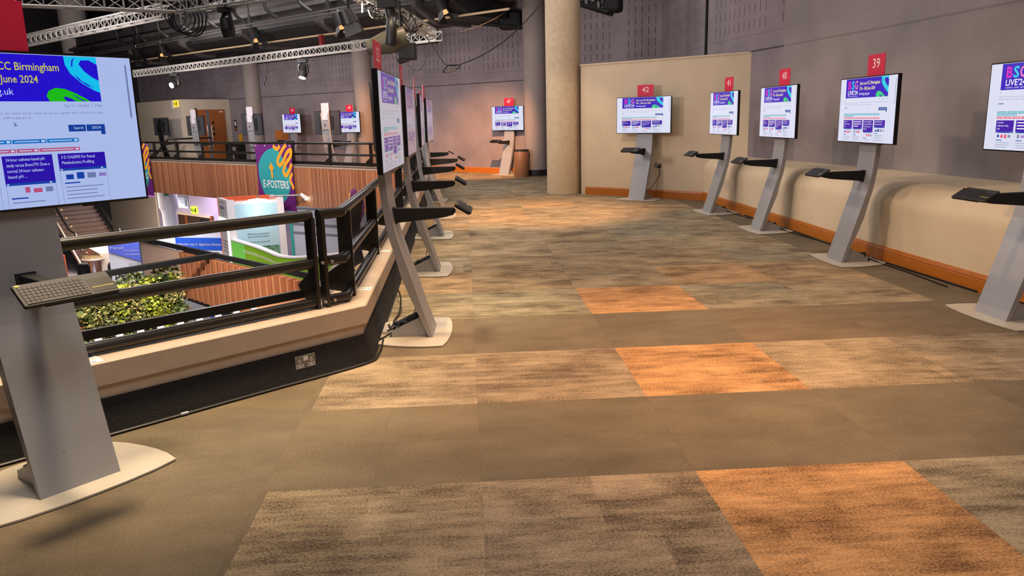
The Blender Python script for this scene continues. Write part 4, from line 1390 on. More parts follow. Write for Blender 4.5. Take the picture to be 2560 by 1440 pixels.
def moving_head(loc, aim, label, lit=False, k=1.0, big=False):
    """lamp head in a yoke hung below a clamp; loc is the clamp point"""
    rt = empty('moving_head_lamp', loc)
    tag(rt, label, 'stage lamp', 'moving head lamps on the trusses')
    MB().box(-0.13 * k, 0.13 * k, -0.09 * k, 0.09 * k, -0.12 * k, -0.02 * k, M['black']).box(-0.03 * k, 0.03 * k, -0.03 * k, 0.03 * k, -0.02 * k, 0.10 * k, M['black']).build('base', rt, bevel=0.01)
    ang = math.atan2(aim[1], aim[0])
    c, s = math.cos(ang + PI / 2), math.sin(ang + PI / 2)
    mb = MB()
    for sg in (-1, 1):
        pts = [(c * sg * 0.03 * k, s * sg * 0.03 * k, -0.13 * k), (c * sg * 0.13 * k, s * sg * 0.13 * k, -0.17 * k), (c * sg * 0.15 * k, s * sg * 0.15 * k, -0.30 * k), (c * sg * 0.14 * k, s * sg * 0.14 * k, -0.40 * k)]
        mb.tube(pts, 0.035 * k, M['black'], 8, 4)
    mb.build('yoke', rt, shade=True)
    hc = Vector((0, 0, -0.36 * k))
    d = Vector(aim).normalized()
    hd = MB().cyl(hc - d * 0.16 * k, hc + d * 0.02 * k, 0.10 * k, M['barn'], 18, 0.125 * k).cyl(hc + d * 0.02 * k, hc + d * 0.17 * k, 0.125 * k, M['barn'], 18, 0.105 * k).build('head', rt, shade=True)
    MB().cyl(hc + d * 0.171 * k, hc + d * 0.176 * k, 0.092 * k, M['lens'] if lit else M['tvback'], 18).build('lens', hd)
    return rt


moving_head((-11.05, 26.72, 3.40), (-0.35, -0.8, -0.30), 'lit lamp head hanging at the left of the long truss, bright round lens', True)
moving_head((-5.52, 21.83, 3.38), (-0.15, -0.35, -0.9), 'lit lamp head pointing down from the middle of the long truss', True)
moving_head((-4.22, 12.36, 3.42), (0.1, 0.1, -1), 'dark lamp head under the short truss at the top edge', False, 0.85)
# large profile lamp hung on the cable-draped truss
rt = empty('profile_lamp', (-1.66, 11.6, 3.38))
tag(rt, 'large olive and black stage lamp hanging above the card numbered 32', 'stage lamp')
MB().box(-0.14, 0.14, -0.12, 0.12, -0.16, -0.03, M['black']).box(-0.03, 0.03, -0.03, 0.03, -0.03, 0.08, M['black']).build('base', rt, bevel=0.012)
MB().tube([(0.02, -0.02, -0.16), (0.04, -0.02, -0.3), (0.05, -0.16, -0.42), (0.04, -0.18, -0.60), (0.03, -0.17, -0.66)], 0.075, M['barn'], 10, 5).build('yoke', rt, shade=True)
ax = Vector((-0.86, -0.12, -0.24)).normalized()
hc = Vector((0.02, 0.02, -0.60))
hd = MB().cyl(hc - ax * 0.22, hc + ax * 0.05, 0.15, M['olive'], 20, 0.165).cyl(hc + ax * 0.05, hc + ax * 0.36, 0.165, M['olive'], 20, 0.10).build('head', rt, shade=True)
MB().cyl(hc + ax * 0.36, hc + ax * 0.368, 0.085, M['tvback'], 18).build('lens', hd)
MB().box(0.10, 0.36, -0.02, 0.20, -0.86, -0.62, M['barn']).build('rear_box', rt, bevel=0.02)
# smaller black floods on the same truss
for p, a_, lb in (((-2.12, 11.05, 3.36), (0.25, 0.1, -0.7), 'black floodlight with a square hood at the top edge, left of the olive lamp'), ((-1.60, 12.4, 3.38), (0.3, -0.2, -1.0), 'small black hooded lamp right of the card numbered 32')):
    rt = empty('flood_lamp', p)
    tag(rt, lb, 'stage lamp')
    d = Vector(a_).normalized()
    MB().cyl((0, 0, 0.06), (0, 0, -0.25), 0.018, M['black'], 8).build('hanger', rt)
    c = Vector((0, 0, -0.34 if p[1] < 11.2 else -0.62))
    if p[1] > 12:
        MB().cyl((0, 0, -0.2), (0, 0, -0.6), 0.02, M['black'], 8).build('drop_rod', rt)
    MB().cyl(c - d * 0.13, c + d * 0.05, 0.10, M['barn'], 14, 0.12).build('head', rt, shade=True)
    MB().cyl(c + d * 0.05, c + d * 0.20, 0.12, M['barn'], 4, 0.17).build('hood', rt)
# loose cable looms on that truss
rnd = random.Random(11)
for m_, lb, nn in ((M['cable'], 'black cable loom tangled along the truss above the card numbered 32', 9), (mat('cable_cream', (196, 186, 160), 0.6), 'pale cable loom tangled along the truss above the card numbered 32', 7)):
    mb = MB()
    for k in range(nn):
        y0 = rnd.uniform(11.2, 13.5)
        pts = []
        for i in range(7):
            y = y0 + i * rnd.uniform(0.35, 0.75)
            pts.append((-2.2 + 0.087 * (y - 11.2) + rnd.uniform(-0.16, 0.18), min(y, 17.6), 3.50 + rnd.uniform(-0.22, 0.12)))
        mb.tube(pts, 0.012, m_, 5, 5)
    tag(mb.build('cable_loom', world=True, shade=True), lb, 'cable')
mb = MB()
for k in range(6):
    c = Vector((-5.25 + 0.05 * k, 13.0, 3.35))
    rr = 0.16 + 0.02 * k
    mb.tube([c + Vector((rr * math.cos(t), 0.05 * math.sin(2 * t + k), rr * 1.1 * math.sin(t))) for t in [PI * 2 * i / 10 for i in range(11)]], 0.012, M['cable'], 5, 4)
tag(mb.build('cable_coil', world=True, shade=True), 'black cable coil hanging where the top-left trusses meet', 'cable')

# cables slung across the back
mb = MB().tube([(-1.95, 17, 3.95), (-1.75, 17, 3.52), (-1.55, 17, 3.18), (-1.35, 17, 2.88), (-1.24, 17, 2.78), (-0.95, 17, 2.80), (-0.45, 17, 3.0), (0.04, 17, 3.30), (0.45, 17, 3.66), (0.86, 17, 4.10)], 0.010, M['cable'], 6, 5)
t_ = tag(mb.build('slung_cable', world=True, shade=True), 'long black cable sagging from the truss end across to the beige column', 'cable')
mb = MB().tube([(-1.24, 16.98, 2.78), (-1.05, 16.98, 2.785), (-0.98, 16.98, 2.77), (-1.05, 16.98, 2.70), (-1.25, 16.98, 2.645), (-1.34, 16.98, 2.66), (-1.24, 16.98, 2.78)], 0.014, M['cable'], 6, 5)
mb.cyl((-1.28, 16.98, 2.648), (-1.06, 16.98, 2.70), 0.02, M['steel'], 8)
tag(mb.build('carabiner_hook', world=True, shade=True), 'black carabiner loop hanging at the low point of the slung cable', 'hook')
mb = MB().tube([(-2.46, 19.0, 3.42), (-2.42, 19.0, 3.1), (-2.25, 18.9, 2.86), (-2.05, 18.7, 2.80), (-1.9, 18.6, 2.93), (-1.78, 18.45, 3.2), (-1.76, 18.38, 3.42)], 0.008, M['cable'], 5, 5)
tag(mb.build('hanging_loop', world=True, shade=True), 'thin black cable loop hanging under the right end of the long truss', 'cable')
mb = MB().tube([(-1.55, 19.5, 3.62), (-0.6, 19.5, 3.85), (0.2, 19.5, 4.25), (0.85, 19.5, 4.75)], 0.005, M['cable'], 5, 5)
tag(mb.build('thin_wire', world=True), 'thin wire climbing to the right in front of the slotted back wall', 'wire')
mb = MB().tube([(-7.15, 23.13, 3.45), (-7.06, 23.13, 3.05), (-6.99, 23.13, 2.98)], 0.006, M['cable'], 5, 4)
mb.tube([(-6.86, 23.13, 3.42), (-6.88, 23.13, 3.12), (-6.93, 23.13, 3.0)], 0.006, M['cable'], 5, 4)
rt = empty('hanging_microphone', (-6.98, 23.13, 2.75))
tag(rt, 'small black microphone dangling on wires below the long truss', 'microphone')
mb.build('wire', rt, world=True)
MB().cyl((-6.93, 23.13, 3.0), (-7.03, 23.11, 2.78), 0.035, M['black'], 10).build('capsule', rt, world=True, shade=True)


# ---------------------------------------------------------------- gantry and soffit under the ceiling
W0 = (-0.41, 24.29)


def G(s, off, z):
    return (W0[0] + DF[0] * s + NF[0] * off, W0[1] + DF[1] * s + NF[1] * off, z)


def gsweep(prof, s0, s1, m, mb=None):
    mb = mb or MB()
    n = len(prof)
    vs = [G(s0, o, z) for o, z in prof] + [G(s1, o, z) for o, z in prof]
    fs = [(j, (j + 1) % n, n + (j + 1) % n, n + j) for j in range(n)] + [tuple(range(n)), tuple(range(2 * n - 1, n - 1, -1))]
    return mb.add(vs, fs, m)


rt = empty('ceiling_gantry', G(8, -2.6, 4.3))
tag(rt, 'long dark ceiling gantry with grey ribs along the back of the hall', 'gantry')
mb = gsweep([(-2.45, 4.86), (-2.45, 5.30), (-2.60, 5.30), (-2.60, 5.42), (-2.30, 5.42), (-2.30, 5.9), (-2.55, 5.9), (-2.55, 6.05), (-0.6, 6.05), (-0.6, 4.86)], -3.0, 26, M['fascia'])
mb.build('grey_fascia', rt, world=True)
mb = gsweep([(-2.74, 4.80), (-2.72, 4.68), (-2.02, 4.38), (-0.7, 4.38), (-0.7, 4.84), (-2.70, 4.84)], -1.2, 25, M['soffit'])
mb.build('dark_underside', rt, world=True)
for k in range(6):
    s = 0.17 + 4.46 * k
    gsweep([(-2.95, 4.92), (-2.95, 4.70), (-2.15, 4.28), (-0.8, 4.28), (-0.8, 4.92)], s - 0.09, s + 0.09, M['fascia']).build('rib', rt, world=True)
    mb = gsweep([(-2.92, 4.92), (-2.78, 4.92), (-2.85, 5.34)], s - 0.55, s - 0.50, M['dark'])
    mb.add([G(s - 0.72, -2.9, 4.92), G(s - 0.36, -2.9, 4.92), G(s - 0.52, -2.9, 5.42)], [(0, 1, 2)], M['dark'])
    mb.cyl(G(s - 0.52, -2.88, 5.3), G(s - 0.52, -2.88, 9.4), 0.02, M['dark'], 6)
    mb.build('hanger', rt, world=True)
for z, o_ in ((4.97, -3.0), (4.86, -3.05)):
    MB().cyl(G(-2, o_, z), G(25, o_, z), 0.022, M['fascia'], 8).build('guard_rail', rt, world=True)
o = MB().cyl(G(-2.6, -2.16, 4.40), G(22, -2.85, 4.40), 0.032, M['pipe'], 10).build('lighting_bar', world=True, shade=True)
tag(o, 'long cream-lit lighting bar below the dark ceiling gantry', 'lighting bar')
hk = None
for k in range(10):
    s = 1.05 + 1.86 * k
    mb = MB().tube([G(s, -3.45, 9.4), G(s, -3.45, 6.2), G(s, -3.45, 5.42), G(s - 0.04, -3.42, 5.22), G(s - 0.22, -3.30, 5.05), G(s - 0.30, -3.22, 4.98)], 0.055, M['dark'], 8, 5)
    mb.cyl(G(s, -3.45, 5.55), G(s - 0.28, -3.35, 5.55), 0.045, M['dark'], 8)
    t_ = mb.build('hook_pipe', world=True, shade=True)
    tag(t_, 'dark curved-foot pipe hanging in the row in front of the grey gantry', 'pipe', 'hooked pipes hanging from the ceiling')
gsweep([(-0.45, 4.05), (-0.03, 4.05), (-0.03, 6.0), (-0.45, 6.0)], 2.3, 13.2, M['matte']).build('x')  # solid black mass painting the shadowed recess behind the gantry
o = bpy.data.objects['x']
o.name = 'black_drape_box'
tag(o, 'black box standing in for the dark recess along the top of the slotted back wall', 'recess')


def par_can(s, off, z, label, warm=True):
    p = Vector(G(s, off, z))
    rt = empty('par_can', p)
    tag(rt, label, 'stage lamp', 'barn-door lamps on the gantry')
    MB().cyl((0, 0, 0), (0, 0, -0.14), 0.02, M['steel'], 8).build('clamp', rt)
    d = Vector((0.38, -0.28, -0.9)).normalized()
    c = Vector((0.04, -0.03, -0.34))
    hd = MB().cyl(c - d * 0.22, c + d * 0.20, 0.155, M['barn'], 16, 0.165).build('can', rt, shade=True)
    MB().cyl(c + d * 0.201, c + d * 0.206, 0.14, M['glowwarm'] if warm else M['tvback'], 16).build('lens', hd)
    u = d.orthogonal().normalized()
    w = d.cross(u)
    for e, f_ in ((u, w), (-u, w), (w, u), (-w, u)):
        q = [c + d * 0.20 + e * 0.165 + f_ * 0.10, c + d * 0.20 + e * 0.165 - f_ * 0.10, c + d * 0.42 + e * 0.25 - f_ * 0.14, c + d * 0.42 + e * 0.25 + f_ * 0.14]
        q2 = [v + e * 0.006 for v in q]
        MB().hexa(q + q2, M['barn']).build('barn_door', rt)
    return rt


par_can(15.0, -3.0, 4.95, 'barn-door lamp with a glowing flap on the gantry, right of the nearest screen top')
par_can(17.2, -3.0, 4.95, 'unlit barn-door lamp on the gantry, tucked against the nearest screen corner', False)
par_can(8.15, -3.0, 4.95, 'barn-door lamp on the gantry above the middle of the long truss')
par_can(3.45, -3.0, 4.95, 'barn-door lamp on the gantry beside the dark trough left of the olive lamp')
par_can(-0.85, -2.9, 4.95, 'barn-door lamp on the gantry above the right end of the long truss')
o = MB().fbox(G(4.9, -2.62, 0)[:2], DF, -0.07, 0.07, -0.05, 0.05, 4.02, 4.36, M['darkred']).build('red_box', world=True)
tag(o, 'small dark red box hung on the cream lighting bar', 'box')
truss('black_truss', (-1.75, 24.0, 4.86), (0.35, 23.3, 4.55), 0.34, 'black perforated truss arm hanging at the top, left of the beige column', M['matte'], 0.05, 0.5)
o = MB().fbox((0.35, 23.3), (0.95, -0.31), -0.55, 0.15, -0.2, 0.2, 4.14, 4.64, M['matte']).build('truss_end_box', world=True, bevel=0.1)
tag(o, 'black angular end box on the black truss arm left of the beige column', 'box')
truss('black_truss', (1.55, 18.3, 4.45), (2.3, 17.9, 4.15), 0.30, 'black truss end cut by the top edge, right of the beige column', M['matte'], 0.05, 0.3)
o = MB().fbox((2.4, 17.85), (0.88, -0.47), -0.25, 0.15, -0.18, 0.18, 3.86, 4.2, M['matte']).build('truss_end_box', world=True, bevel=0.08)
tag(o, 'black end box cut by the top edge, right of the beige column', 'box')
for p, w_, lb in (((-10.6, 31.6), 1.6, 'black speaker wedge under the gantry above the yellow exit sign'), ((-13.6, 34.2), 1.4, 'black speaker wedge under the gantry just right of the nearest screen')):
    vs = []
    for dz in (0, 1):
        for a, b in ((-w_ / 2, -0.4), (w_ / 2, -0.4), (w_ / 2, 0.4), (-w_ / 2, 0.4)):
            q = (p[0] - DF[0] * a * (1 - 0.25 * (1 - dz)) + NF[0] * b, p[1] - DF[1] * a * (1 - 0.25 * (1 - dz)) + NF[1] * b, 3.98 + 0.40 * dz)
            vs.append(q)
    o = MB().hexa(vs, M['matte']).build('speaker_wedge', world=True, bevel=0.03)
    tag(o, lb, 'speaker')

# ---------------------------------------------------------------- hall below
ZL = -4.6
struct(MB().box(-26, 6, -3.6, 44, ZL - 0.1, ZL, mat('hall_carpet', (112, 108, 112), 0.9, noise=0.1, nscale=8)).build('floor_lower', world=True))
LW = along(FB, DF, 0, NF, 4.0)
run_wall('wall_lower', along(LW, DF, 30), along(LW, DF, -9), ZL, -0.84, 0.2, M['lav'])
run_wall('wall_stair', along(LW, DF, 28.5, NF, -0.02), along(LW, DF, 22.7, NF, -0.02), ZL, -0.86, -0.08, M['beige'])
r = empty('door_2', (-15.3, 37.6, ZL))
struct(r)
a0, a1 = along(LW, fd, -17.55), along(LW, fd, -13.85)
for s0, s1, z0, z1, mm, nm, th in ((-20.65, -17.0, -2.62, -2.52, M['beige'], 'door_head', 0.10), (-17.15, -17.0, ZL, -2.52, M['door'], 'jamb', 0.12),
                                   (-20.55, -17.15, ZL, -2.62, M['walnut'], 'dark_opening', 0.03), (-19.75, -19.6, ZL, -2.62, M['door'], 'jamb', 0.06), (-18.3, -17.4, ZL, -2.7, M['matte'], 'opening_shade', 0.05)):
    MB().fbox(LW, fd, s0, s1, 0.0, th, z0, z1, mm).build(nm, r, world=True)
exit_sign('exit_sign', LW, fd, -18.75, -2.50, 0.58, 0.34, 'lit green exit sign on the lavender wall over the lower doorway', M['signl'], M['signg'])
r = panel('toilet_sign', along(FB, DF, 12.35, NF, 0.4), fd, -0.42, 0.42, -1.50, -1.02, M['white'], 'white hanging toilet sign with two figures under the far balcony', 'sign', 0.03)
TS = along(FB, DF, 12.35, NF, 0.4)
mb = MB()
for s in (0.20, 0.30):
    mb.fbox(TS, fd, s - 0.03, s + 0.03, 0.03, 0.034, -1.42, -1.16, M['ink'])
    c = along(TS, fd, s, NF, 0)
    mb.cyl((c[0] - NF[0] * 0.028, c[1] - NF[1] * 0.028, -1.12), (c[0] - NF[0] * 0.036, c[1] - NF[1] * 0.036, -1.12), 0.026, M['ink'], 10)
put_text(mb, 'Toilets', lambda x, y: (TS[0] + fd[0] * (x - 0.16) - NF[0] * 0.034, TS[1] + fd[1] * (x - 0.16) - NF[1] * 0.034, -1.30 + y), M['lgrey'], 0.10, 0.26)
mb.build('pictogram', r, world=True)
panel('camera_sign', along(FB, DF, 13.35, NF, 0.2), fd, -0.12, 0.22, -1.12, -0.88, M['lgrey'], 'small grey and green pictogram sign left of the toilet sign', 'sign', 0.03, 0, (('pictogram', -0.02, 0.18, -1.08, -0.92, M['signg'], 0.004),))

# staircase coming down from the left
rt = empty('staircase', (-19.3, 35.5, ZL))
tag(rt, 'dark wooden staircase with step lights, seen below the nearest screen', 'staircase')
sd_, sw_ = Vector((0.70, -0.714, 0)), Vector((-0.714, -0.70, 0))
U0 = Vector((-21.3, 38.9, -1.30))
for i in range(19):
    p = U0 + sd_ * (0.30 * i)
    z = -1.30 - 0.174 * i
    q = [p, p + sd_ * 0.33, p + sd_ * 0.33 + sw_ * 1.9, p + sw_ * 1.9]
    MB().hexa([(v.x, v.y, z - 0.17) for v in q] + [(v.x, v.y, z) for v in q], M['walnut']).build('tread', rt, world=True)
    if i % 2 == 0 and i < 16:
        c = p + sd_ * 0.335 + sw_ * 1.45
        MB().cyl((c.x, c.y, z - 0.085), (c.x + sd_.x * 0.012, c.y + sd_.y * 0.012, z - 0.085), 0.035, M['glowwarm'], 10).build('step_light', rt, world=True)
for off, nm in ((-0.05, 'stringer'), (1.93, 'stringer')):
    a = U0 + sw_ * off
    b = a + sd_ * 5.9
    vs = []
    for e in (0, 0.06):
        for v, z in ((a, -1.65), (b, -1.65 - 3.42), (b, -1.1 - 3.42), (a, -1.1)):
            vs.append((v.x + sw_.x * e, v.y + sw_.y * e, max(z, ZL)))
    MB().hexa(vs, M['matte'] if off < 0 else M['beige']).build(nm, rt, world=True)
    h = a + sw_ * (0.1 if off < 0 else -0.02)
    MB().tube([(h.x, h.y, -0.45), (h.x + sd_.x * 4.0, h.y + sd_.y * 4.0, -0.45 - 2.32), (h.x + sd_.x * 4.9, h.y + sd_.y * 4.9, -0.45 - 2.42), (h.x + sd_.x * 5.5, h.y + sd_.y * 5.5, -3.6)], 0.045, M['rail'], 8, 0).build('handrail', rt, world=True)

# exhibition stand with green curved counter
FLc, FRc, BLc, BRc = (-8.47, 23.20), (-6.94, 23.80), (-9.12, 24.22), (-7.62, 24.86)
zt = -0.535
r = empty('exhibition_booth', (-8.0, 24.0, ZL))
tag(r, 'white exhibition booth with a glowing front panel and orange-lit inside', 'booth')


def wallq(a, b, z0, z1, th, m, nm, kid=None):
    d = Vector((b[0] - a[0], b[1] - a[1]))
    L = d.length
    d.normalize()
    return MB().fbox(a, d, 0, L, -th, 0, z0, z1, m).build(nm, kid or r, world=True)


def plane_text(a, b, txt, s0, z, h, width, m, parent, nm='lettering', e=0.006, flip=False):
    d = Vector((b[0] - a[0], b[1] - a[1])).normalized()
    n = Vector((d.y, -d.x))
    mb = MB()
    put_text(mb, txt, lambda x, y: (a[0] + d.x * (s0 + x) + n.x * e, a[1] + d.y * (s0 + x) + n.y * e, z + y), m, h, width)
    return mb.build(nm, parent, world=True)


def plane_rect(mb, a, b, s0, s1, z0, z1, m, e=0.005):
    d = Vector((b[0] - a[0], b[1] - a[1])).normalized()
    return mb.fbox(a, d, s0, s1, 0, e, z0, z1, m)


wallq(FLc, FRc, ZL, zt - 0.05, 0.08, M['lwhite'], 'front_panel')
wallq(BLc, FLc, ZL, zt, 0.10, M['lwhite'], 'side_panel')
wallq(FRc, BRc, ZL, zt, 0.10, M['lwhite'], 'side_panel')
wallq(BRc, BLc, ZL, zt, 0.10, M['orange'], 'back_panel')
mb = MB()
fdv = Vector((FRc[0] - FLc[0], FRc[1] - FLc[1])).normalized()
mb.fbox(FLc, fdv, 0.0, 0.21, -0.08, 0.05, ZL, zt, M['lwhite'])
mb.fbox(FLc, fdv, 1.44, 1.64, -0.08, 0.05, ZL, zt, M['lwhite'])
mb.build('front_pillars', r, world=True)
wallq((FLc[0] - 0.02, FLc[1] + 0.22), (FRc[0] - 0.12, FRc[1] + 0.16), zt - 0.16, zt - 0.08, 0.6, M['orange'], 'orange_interior')
mb = MB()
plane_rect(mb, FLc, FRc, 0.23, 1.43, -2.7, -0.68, M['mint'], 0.012)
mb.build('blue_graphic', r, world=True)
mb = MB()
plane_rect(mb, FLc, FRc, 0.92, 1.42, -2.7, -1.98, M['leafpic'], 0.018)
mb.build('leaf_graphic', r, world=True)
for i, (tx, z) in enumerate((('PENTASA can be prescribed from', -1.62), ('age 6 years and above', -1.70), ('indicated for mild to moderate UC', -1.87), ('PENTASA for all disease', -2.02), ('and full formulation', -2.09))):
    plane_text(FLc, FRc, tx, 0.52, z, 0.068, 0.62, M['ink'], r, 'lettering', 0.024)
mb = MB()
plane_rect(mb, BLc, FLc, 1.03, 1.19, -3.2, -1.16, M['glow'], 0.02)
mb.build('corner_light', r, world=True)
mb = MB()
plane_rect(mb, BLc, FLc, 0.03, 1.19, -1.234, -1.135, M['glow'], 0.02)
mb.build('edge_light', r, world=True)
plane_text(BLc, FLc, 'FERRING', 0.28, -0.86, 0.16, 0.62, M['inkb'], r)
mb = MB()
for i, z in enumerate((-0.64, -0.96, -1.06, -1.85, -1.96, -2.06, -2.17)):
    plane_rect(mb, BLc, FLc, 0.28, 0.88 - 0.04 * (i % 3), z, z + (0.02 if i < 3 else 0.04), M['lgrey'], 0.006)
mb.build('small_print', r, world=True)
plane_text(BLc, FLc, 'A PROUD', 0.28, -1.55, 0.12, 0.5, M['lgrey'], r)
# lamps over the booth
mid = Vector(((FLc[0] + FRc[0]) / 2, (FLc[1] + FRc[1]) / 2))
rt2 = empty('booth_lamp', (mid.x + 0.12, mid.y - 0.16, zt - 0.06))
tag(rt2, 'bright white lamp glowing at the top of the booth front', 'lamp')
MB().lathe((0, 0, 0), [(0.04, 0.08), (0.27, 0.05), (0.285, 0.02), (0.24, 0.0)], mat('booth_lens', (245, 255, 250), 0.3, emit=4.0), 24).build('shade', rt2, shade=True)
MB().cyl((0, 0, 0.08), (-0.08, 0.36, 0.14), 0.02, M['steel'], 8).build('arm', rt2)
light('POINT', 'booth_glow', (mid.x + 0.22, mid.y - 0.38, -0.95), 9, (0.92, 1.0, 0.95), 0.12)
rt2 = empty('arm_lamp', (FRc[0] + 0.1, FRc[1] + 0.1, zt))
tag(rt2, 'white arm lamp reaching out to the right of the booth top', 'lamp')
MB().cyl((-0.5, 0.1, 0.02), (0.45, -0.1, 0.05), 0.025, M['steel'], 8).build('arm', rt2)
hh = MB().cyl((0.45, -0.1, 0.08), (0.62, -0.115, -0.06), 0.05, M['lwhite'], 12, 0.075).build('head', rt2, shade=True)
MB().cyl((0.622, -0.115, -0.062), (0.63, -0.115, -0.068), 0.068, M['lens'], 12).build('lens', hh)

# curved green counter wall
gp = [(-8.40, 23.10, -1.68), (-7.95, 22.90, -1.78), (-7.50, 22.68, -1.88), (-7.10, 22.42, -1.98), (-6.80, 22.20, -2.05), (-6.45, 22.04, -2.08), (-6.10, 22.02, -2.09), (-5.70, 22.15, -2.09), (-5.25, 22.40, -2.10), (-4.6, 22.8, -2.10)]
gps = smooth(gp, 4)
r = empty('green_counter', (-6.6, 22.5, ZL))
tag(r, 'long curved green counter wall sweeping in front of the white booths', 'counter')


def wave(o0, o1, zb_, dz, m, nm, pts):
    """upright strip following the curve, with a top edge that falls along it"""
    vs, n = [], len(pts)
    for i, p in enumerate(pts):
        d = (pts[min(i + 1, n - 1)] - pts[max(i - 1, 0)])
        nn = Vector((d.y, -d.x, 0)).normalized()
        for o_, z in ((o0, None), (o0, 1), (o1, 1), (o1, None)):
            q = p + nn * o_
            zz = p.z + dz if z else (zb_ if zb_ is not None else p.z)
            vs.append((q.x, q.y, zz))
    fs = [(4 * i + j, 4 * i + (j + 1) % 4, 4 * i + 4 + (j + 1) % 4, 4 * i + 4 + j) for i in range(n - 1) for j in range(4)]
    fs += [(0, 1, 2, 3), (4 * n - 1, 4 * n - 2, 4 * n - 3, 4 * n - 4)]
    return MB().add(vs, fs, m).build(nm, r, world=True, shade=True)


wave(0.0, -0.08, ZL, -0.04, M['green'], 'front', gps)
wave(0.02, -0.16, None, -0.045, M['lwhite'], 'rim', gps)
wave(0.008, 0.003, ZL, -0.06, M['lime'], 'lime_end', gps[:5])
mb = MB()


def on_curve(x, y):
    t = max(0.0, min(0.999, x)) * (len(gps) - 1)
    i = int(t)
    p = gps[i].lerp(gps[i + 1], t - i)
    d = gps[i + 1] - gps[i]
    nn = Vector((d.y, -d.x, 0)).normalized() * 0.012
    return (p.x + nn.x, p.y + nn.y, p.z - 0.30 + y)


put_text(mb, 'ONCE DAILY PENTASA SACHETS OFFER A SIMPLE ROUTE TO MUCOSAL HEALING', lambda x, y: on_curve(0.10 + x / 4.4, y), M['paper'], 0.13, 2.0)
mb.build('lettering', r, world=True)

# second white booth to the right
Ra, Rb = (-8.35, 29.3), (-4.4, 27.0)
r = empty('exhibition_booth', (-6.4, 28.0, ZL))
tag(r, 'plain white booth wall with grey bands behind the railing corner', 'booth')
wallq(Ra, Rb, ZL, -1.30, 0.2, M['lwhite'], 'wall_panel')
mb = MB()
plane_rect(mb, Ra, Rb, 0.0, 4.6, -1.50, -1.42, M['lgrey'], 0.02)
plane_rect(mb, Ra, Rb, 0.0, 4.6, -2.10, -2.00, M['lgrey'], 0.02)
plane_rect(mb, Ra, Rb, 0.0, 4.6, -2.42, -2.34, M['lgrey'], 0.02)
mb.build('grey_bands', r, world=True)
plane_text(Ra, Rb, 'Read', 2.85, -2.28, 0.16, 0.3, M['ink'], r, 'lettering', 0.022)
mb = MB()
plane_rect(mb, Ra, Rb, 0.0, 0.12, ZL, -1.30, mat('teal_edge', (60, 190, 170), 0.4), 0.03)
mb.build('teal_edge', r, world=True)

# pod: black beams, slatted screen, plant wall
o = MB().tube([(-13.4, 27.13, -2.1), (-5.0, 19.04, -2.1)], 0.1, M['matte'], 4, 0).build('black_beam', world=True)
tag(o, 'black beam along the top of the slatted wooden screen, running away to the left', 'beam')
o = MB().tube([(-12.4, 17.9, -2.1), (-8.71, 22.76, -2.1)], 0.1, M['matte'], 4, 0).build('black_beam', world=True)
tag(o, 'near black beam above the plant wall, meeting the slatted screen at its corner', 'beam')
sdir = Vector((-5.0 + 8.71, 19.04 - 22.76)).normalized()
S0 = (-10.35, 24.2)
LS = 7.3
r = empty('slatted_screen', (-7.6, 21.6, -3.68))
tag(r, 'brown vertical-slatted screen hanging under the black beam in the hall below', 'screen')
MB().fbox(S0, sdir, 0, LS, -0.05, 0.0, -3.66, -2.2, M['wood2']).build('backing', r, world=True)
mb = MB()
for i in range(20):
    mb.fbox(S0, sdir, i * 0.37, i * 0.37 + 0.035, 0.0, 0.15, -3.64, -2.2, M['woodhl'])
    mb.fbox(S0, sdir, i * 0.37 + 0.035, i * 0.37 + 0.16, 0.0, 0.145, -3.64, -2.2, M['wood2'])
mb.build('slats', r, world=True)
MB().fbox(S0, sdir, -0.1, LS, -0.06, 0.12, -3.74, -3.64, M['matte']).build('bottom_rail', r, world=True)
o = MB().fbox((-12.75, 26.5), sdir, 0, 3.3, -0.05, 0.0, -3.75, -2.2, M['pinkish']).build('beige_panel', world=True)
tag(o, 'plain pinkish-beige panel left of the brown slatted screen', 'panel')
o = MB().fbox((-12.75, 26.5), sdir, -0.12, 0.0, -0.08, 0.03, ZL, -2.2, M['lgrey']).build('grey_post', world=True)
tag(o, 'grey post at the left end of the beige panel', 'post')
o = MB().box(-13.2, -10.2, 21.5, 24.0, ZL, -3.9, M['beige']).build('pale_counter', world=True, bevel=0.02)
tag(o, 'pale counter top behind the plant wall', 'counter')
o = MB().fbox((-9.6, 23.6), sdir, 0.3, 1.6, -0.1, 0.0, ZL, -3.80, M['blue']).build('blue_board', world=True)
tag(o, 'blue display board low beneath the slatted screen', 'board')

# plant wall
pr = random.Random(5)
PW0, PW1 = Vector((-9.62, 22.05, 0)), Vector((-12.2, 16.1, 0))
pdn = (PW1 - PW0).normalized()
pn = Vector((-pdn.y, pdn.x, 0))
if pn.x < 0:
    pn = -pn
r = empty('plant_wall', (-10.6, 19.5, ZL))
tag(r, 'lush planted green wall with yellow and red leaves below the railing', 'plant wall')
L = (PW1 - PW0).length
q = [PW0, PW1, PW1 - pn * 0.35, PW0 - pn * 0.35]
MB().hexa([(v.x, v.y, ZL) for v in q] + [(v.x, v.y, -2.5) for v in q], mat('planter_dark', (24, 32, 18), 0.9)).build('planter', r, world=True)
LM = [mat('leaf_green', (110, 124, 62), 0.55), mat('leaf_dark', (62, 78, 44), 0.55), mat('leaf_yellow', (236, 214, 130), 0.6), mat('leaf_lime', (200, 206, 70), 0.55), mat('leaf_red', (176, 110, 72), 0.6), mat('leaf_olive', (150, 146, 80), 0.6)]
mb = MB()
cl = [(pr.uniform(0, L), pr.uniform(ZL, -2.4), pr.uniform(0.25, 0.8), pr.choice([0, 0, 1, 2, 2, 2, 3, 3, 4, 5])) for _ in range(70)]
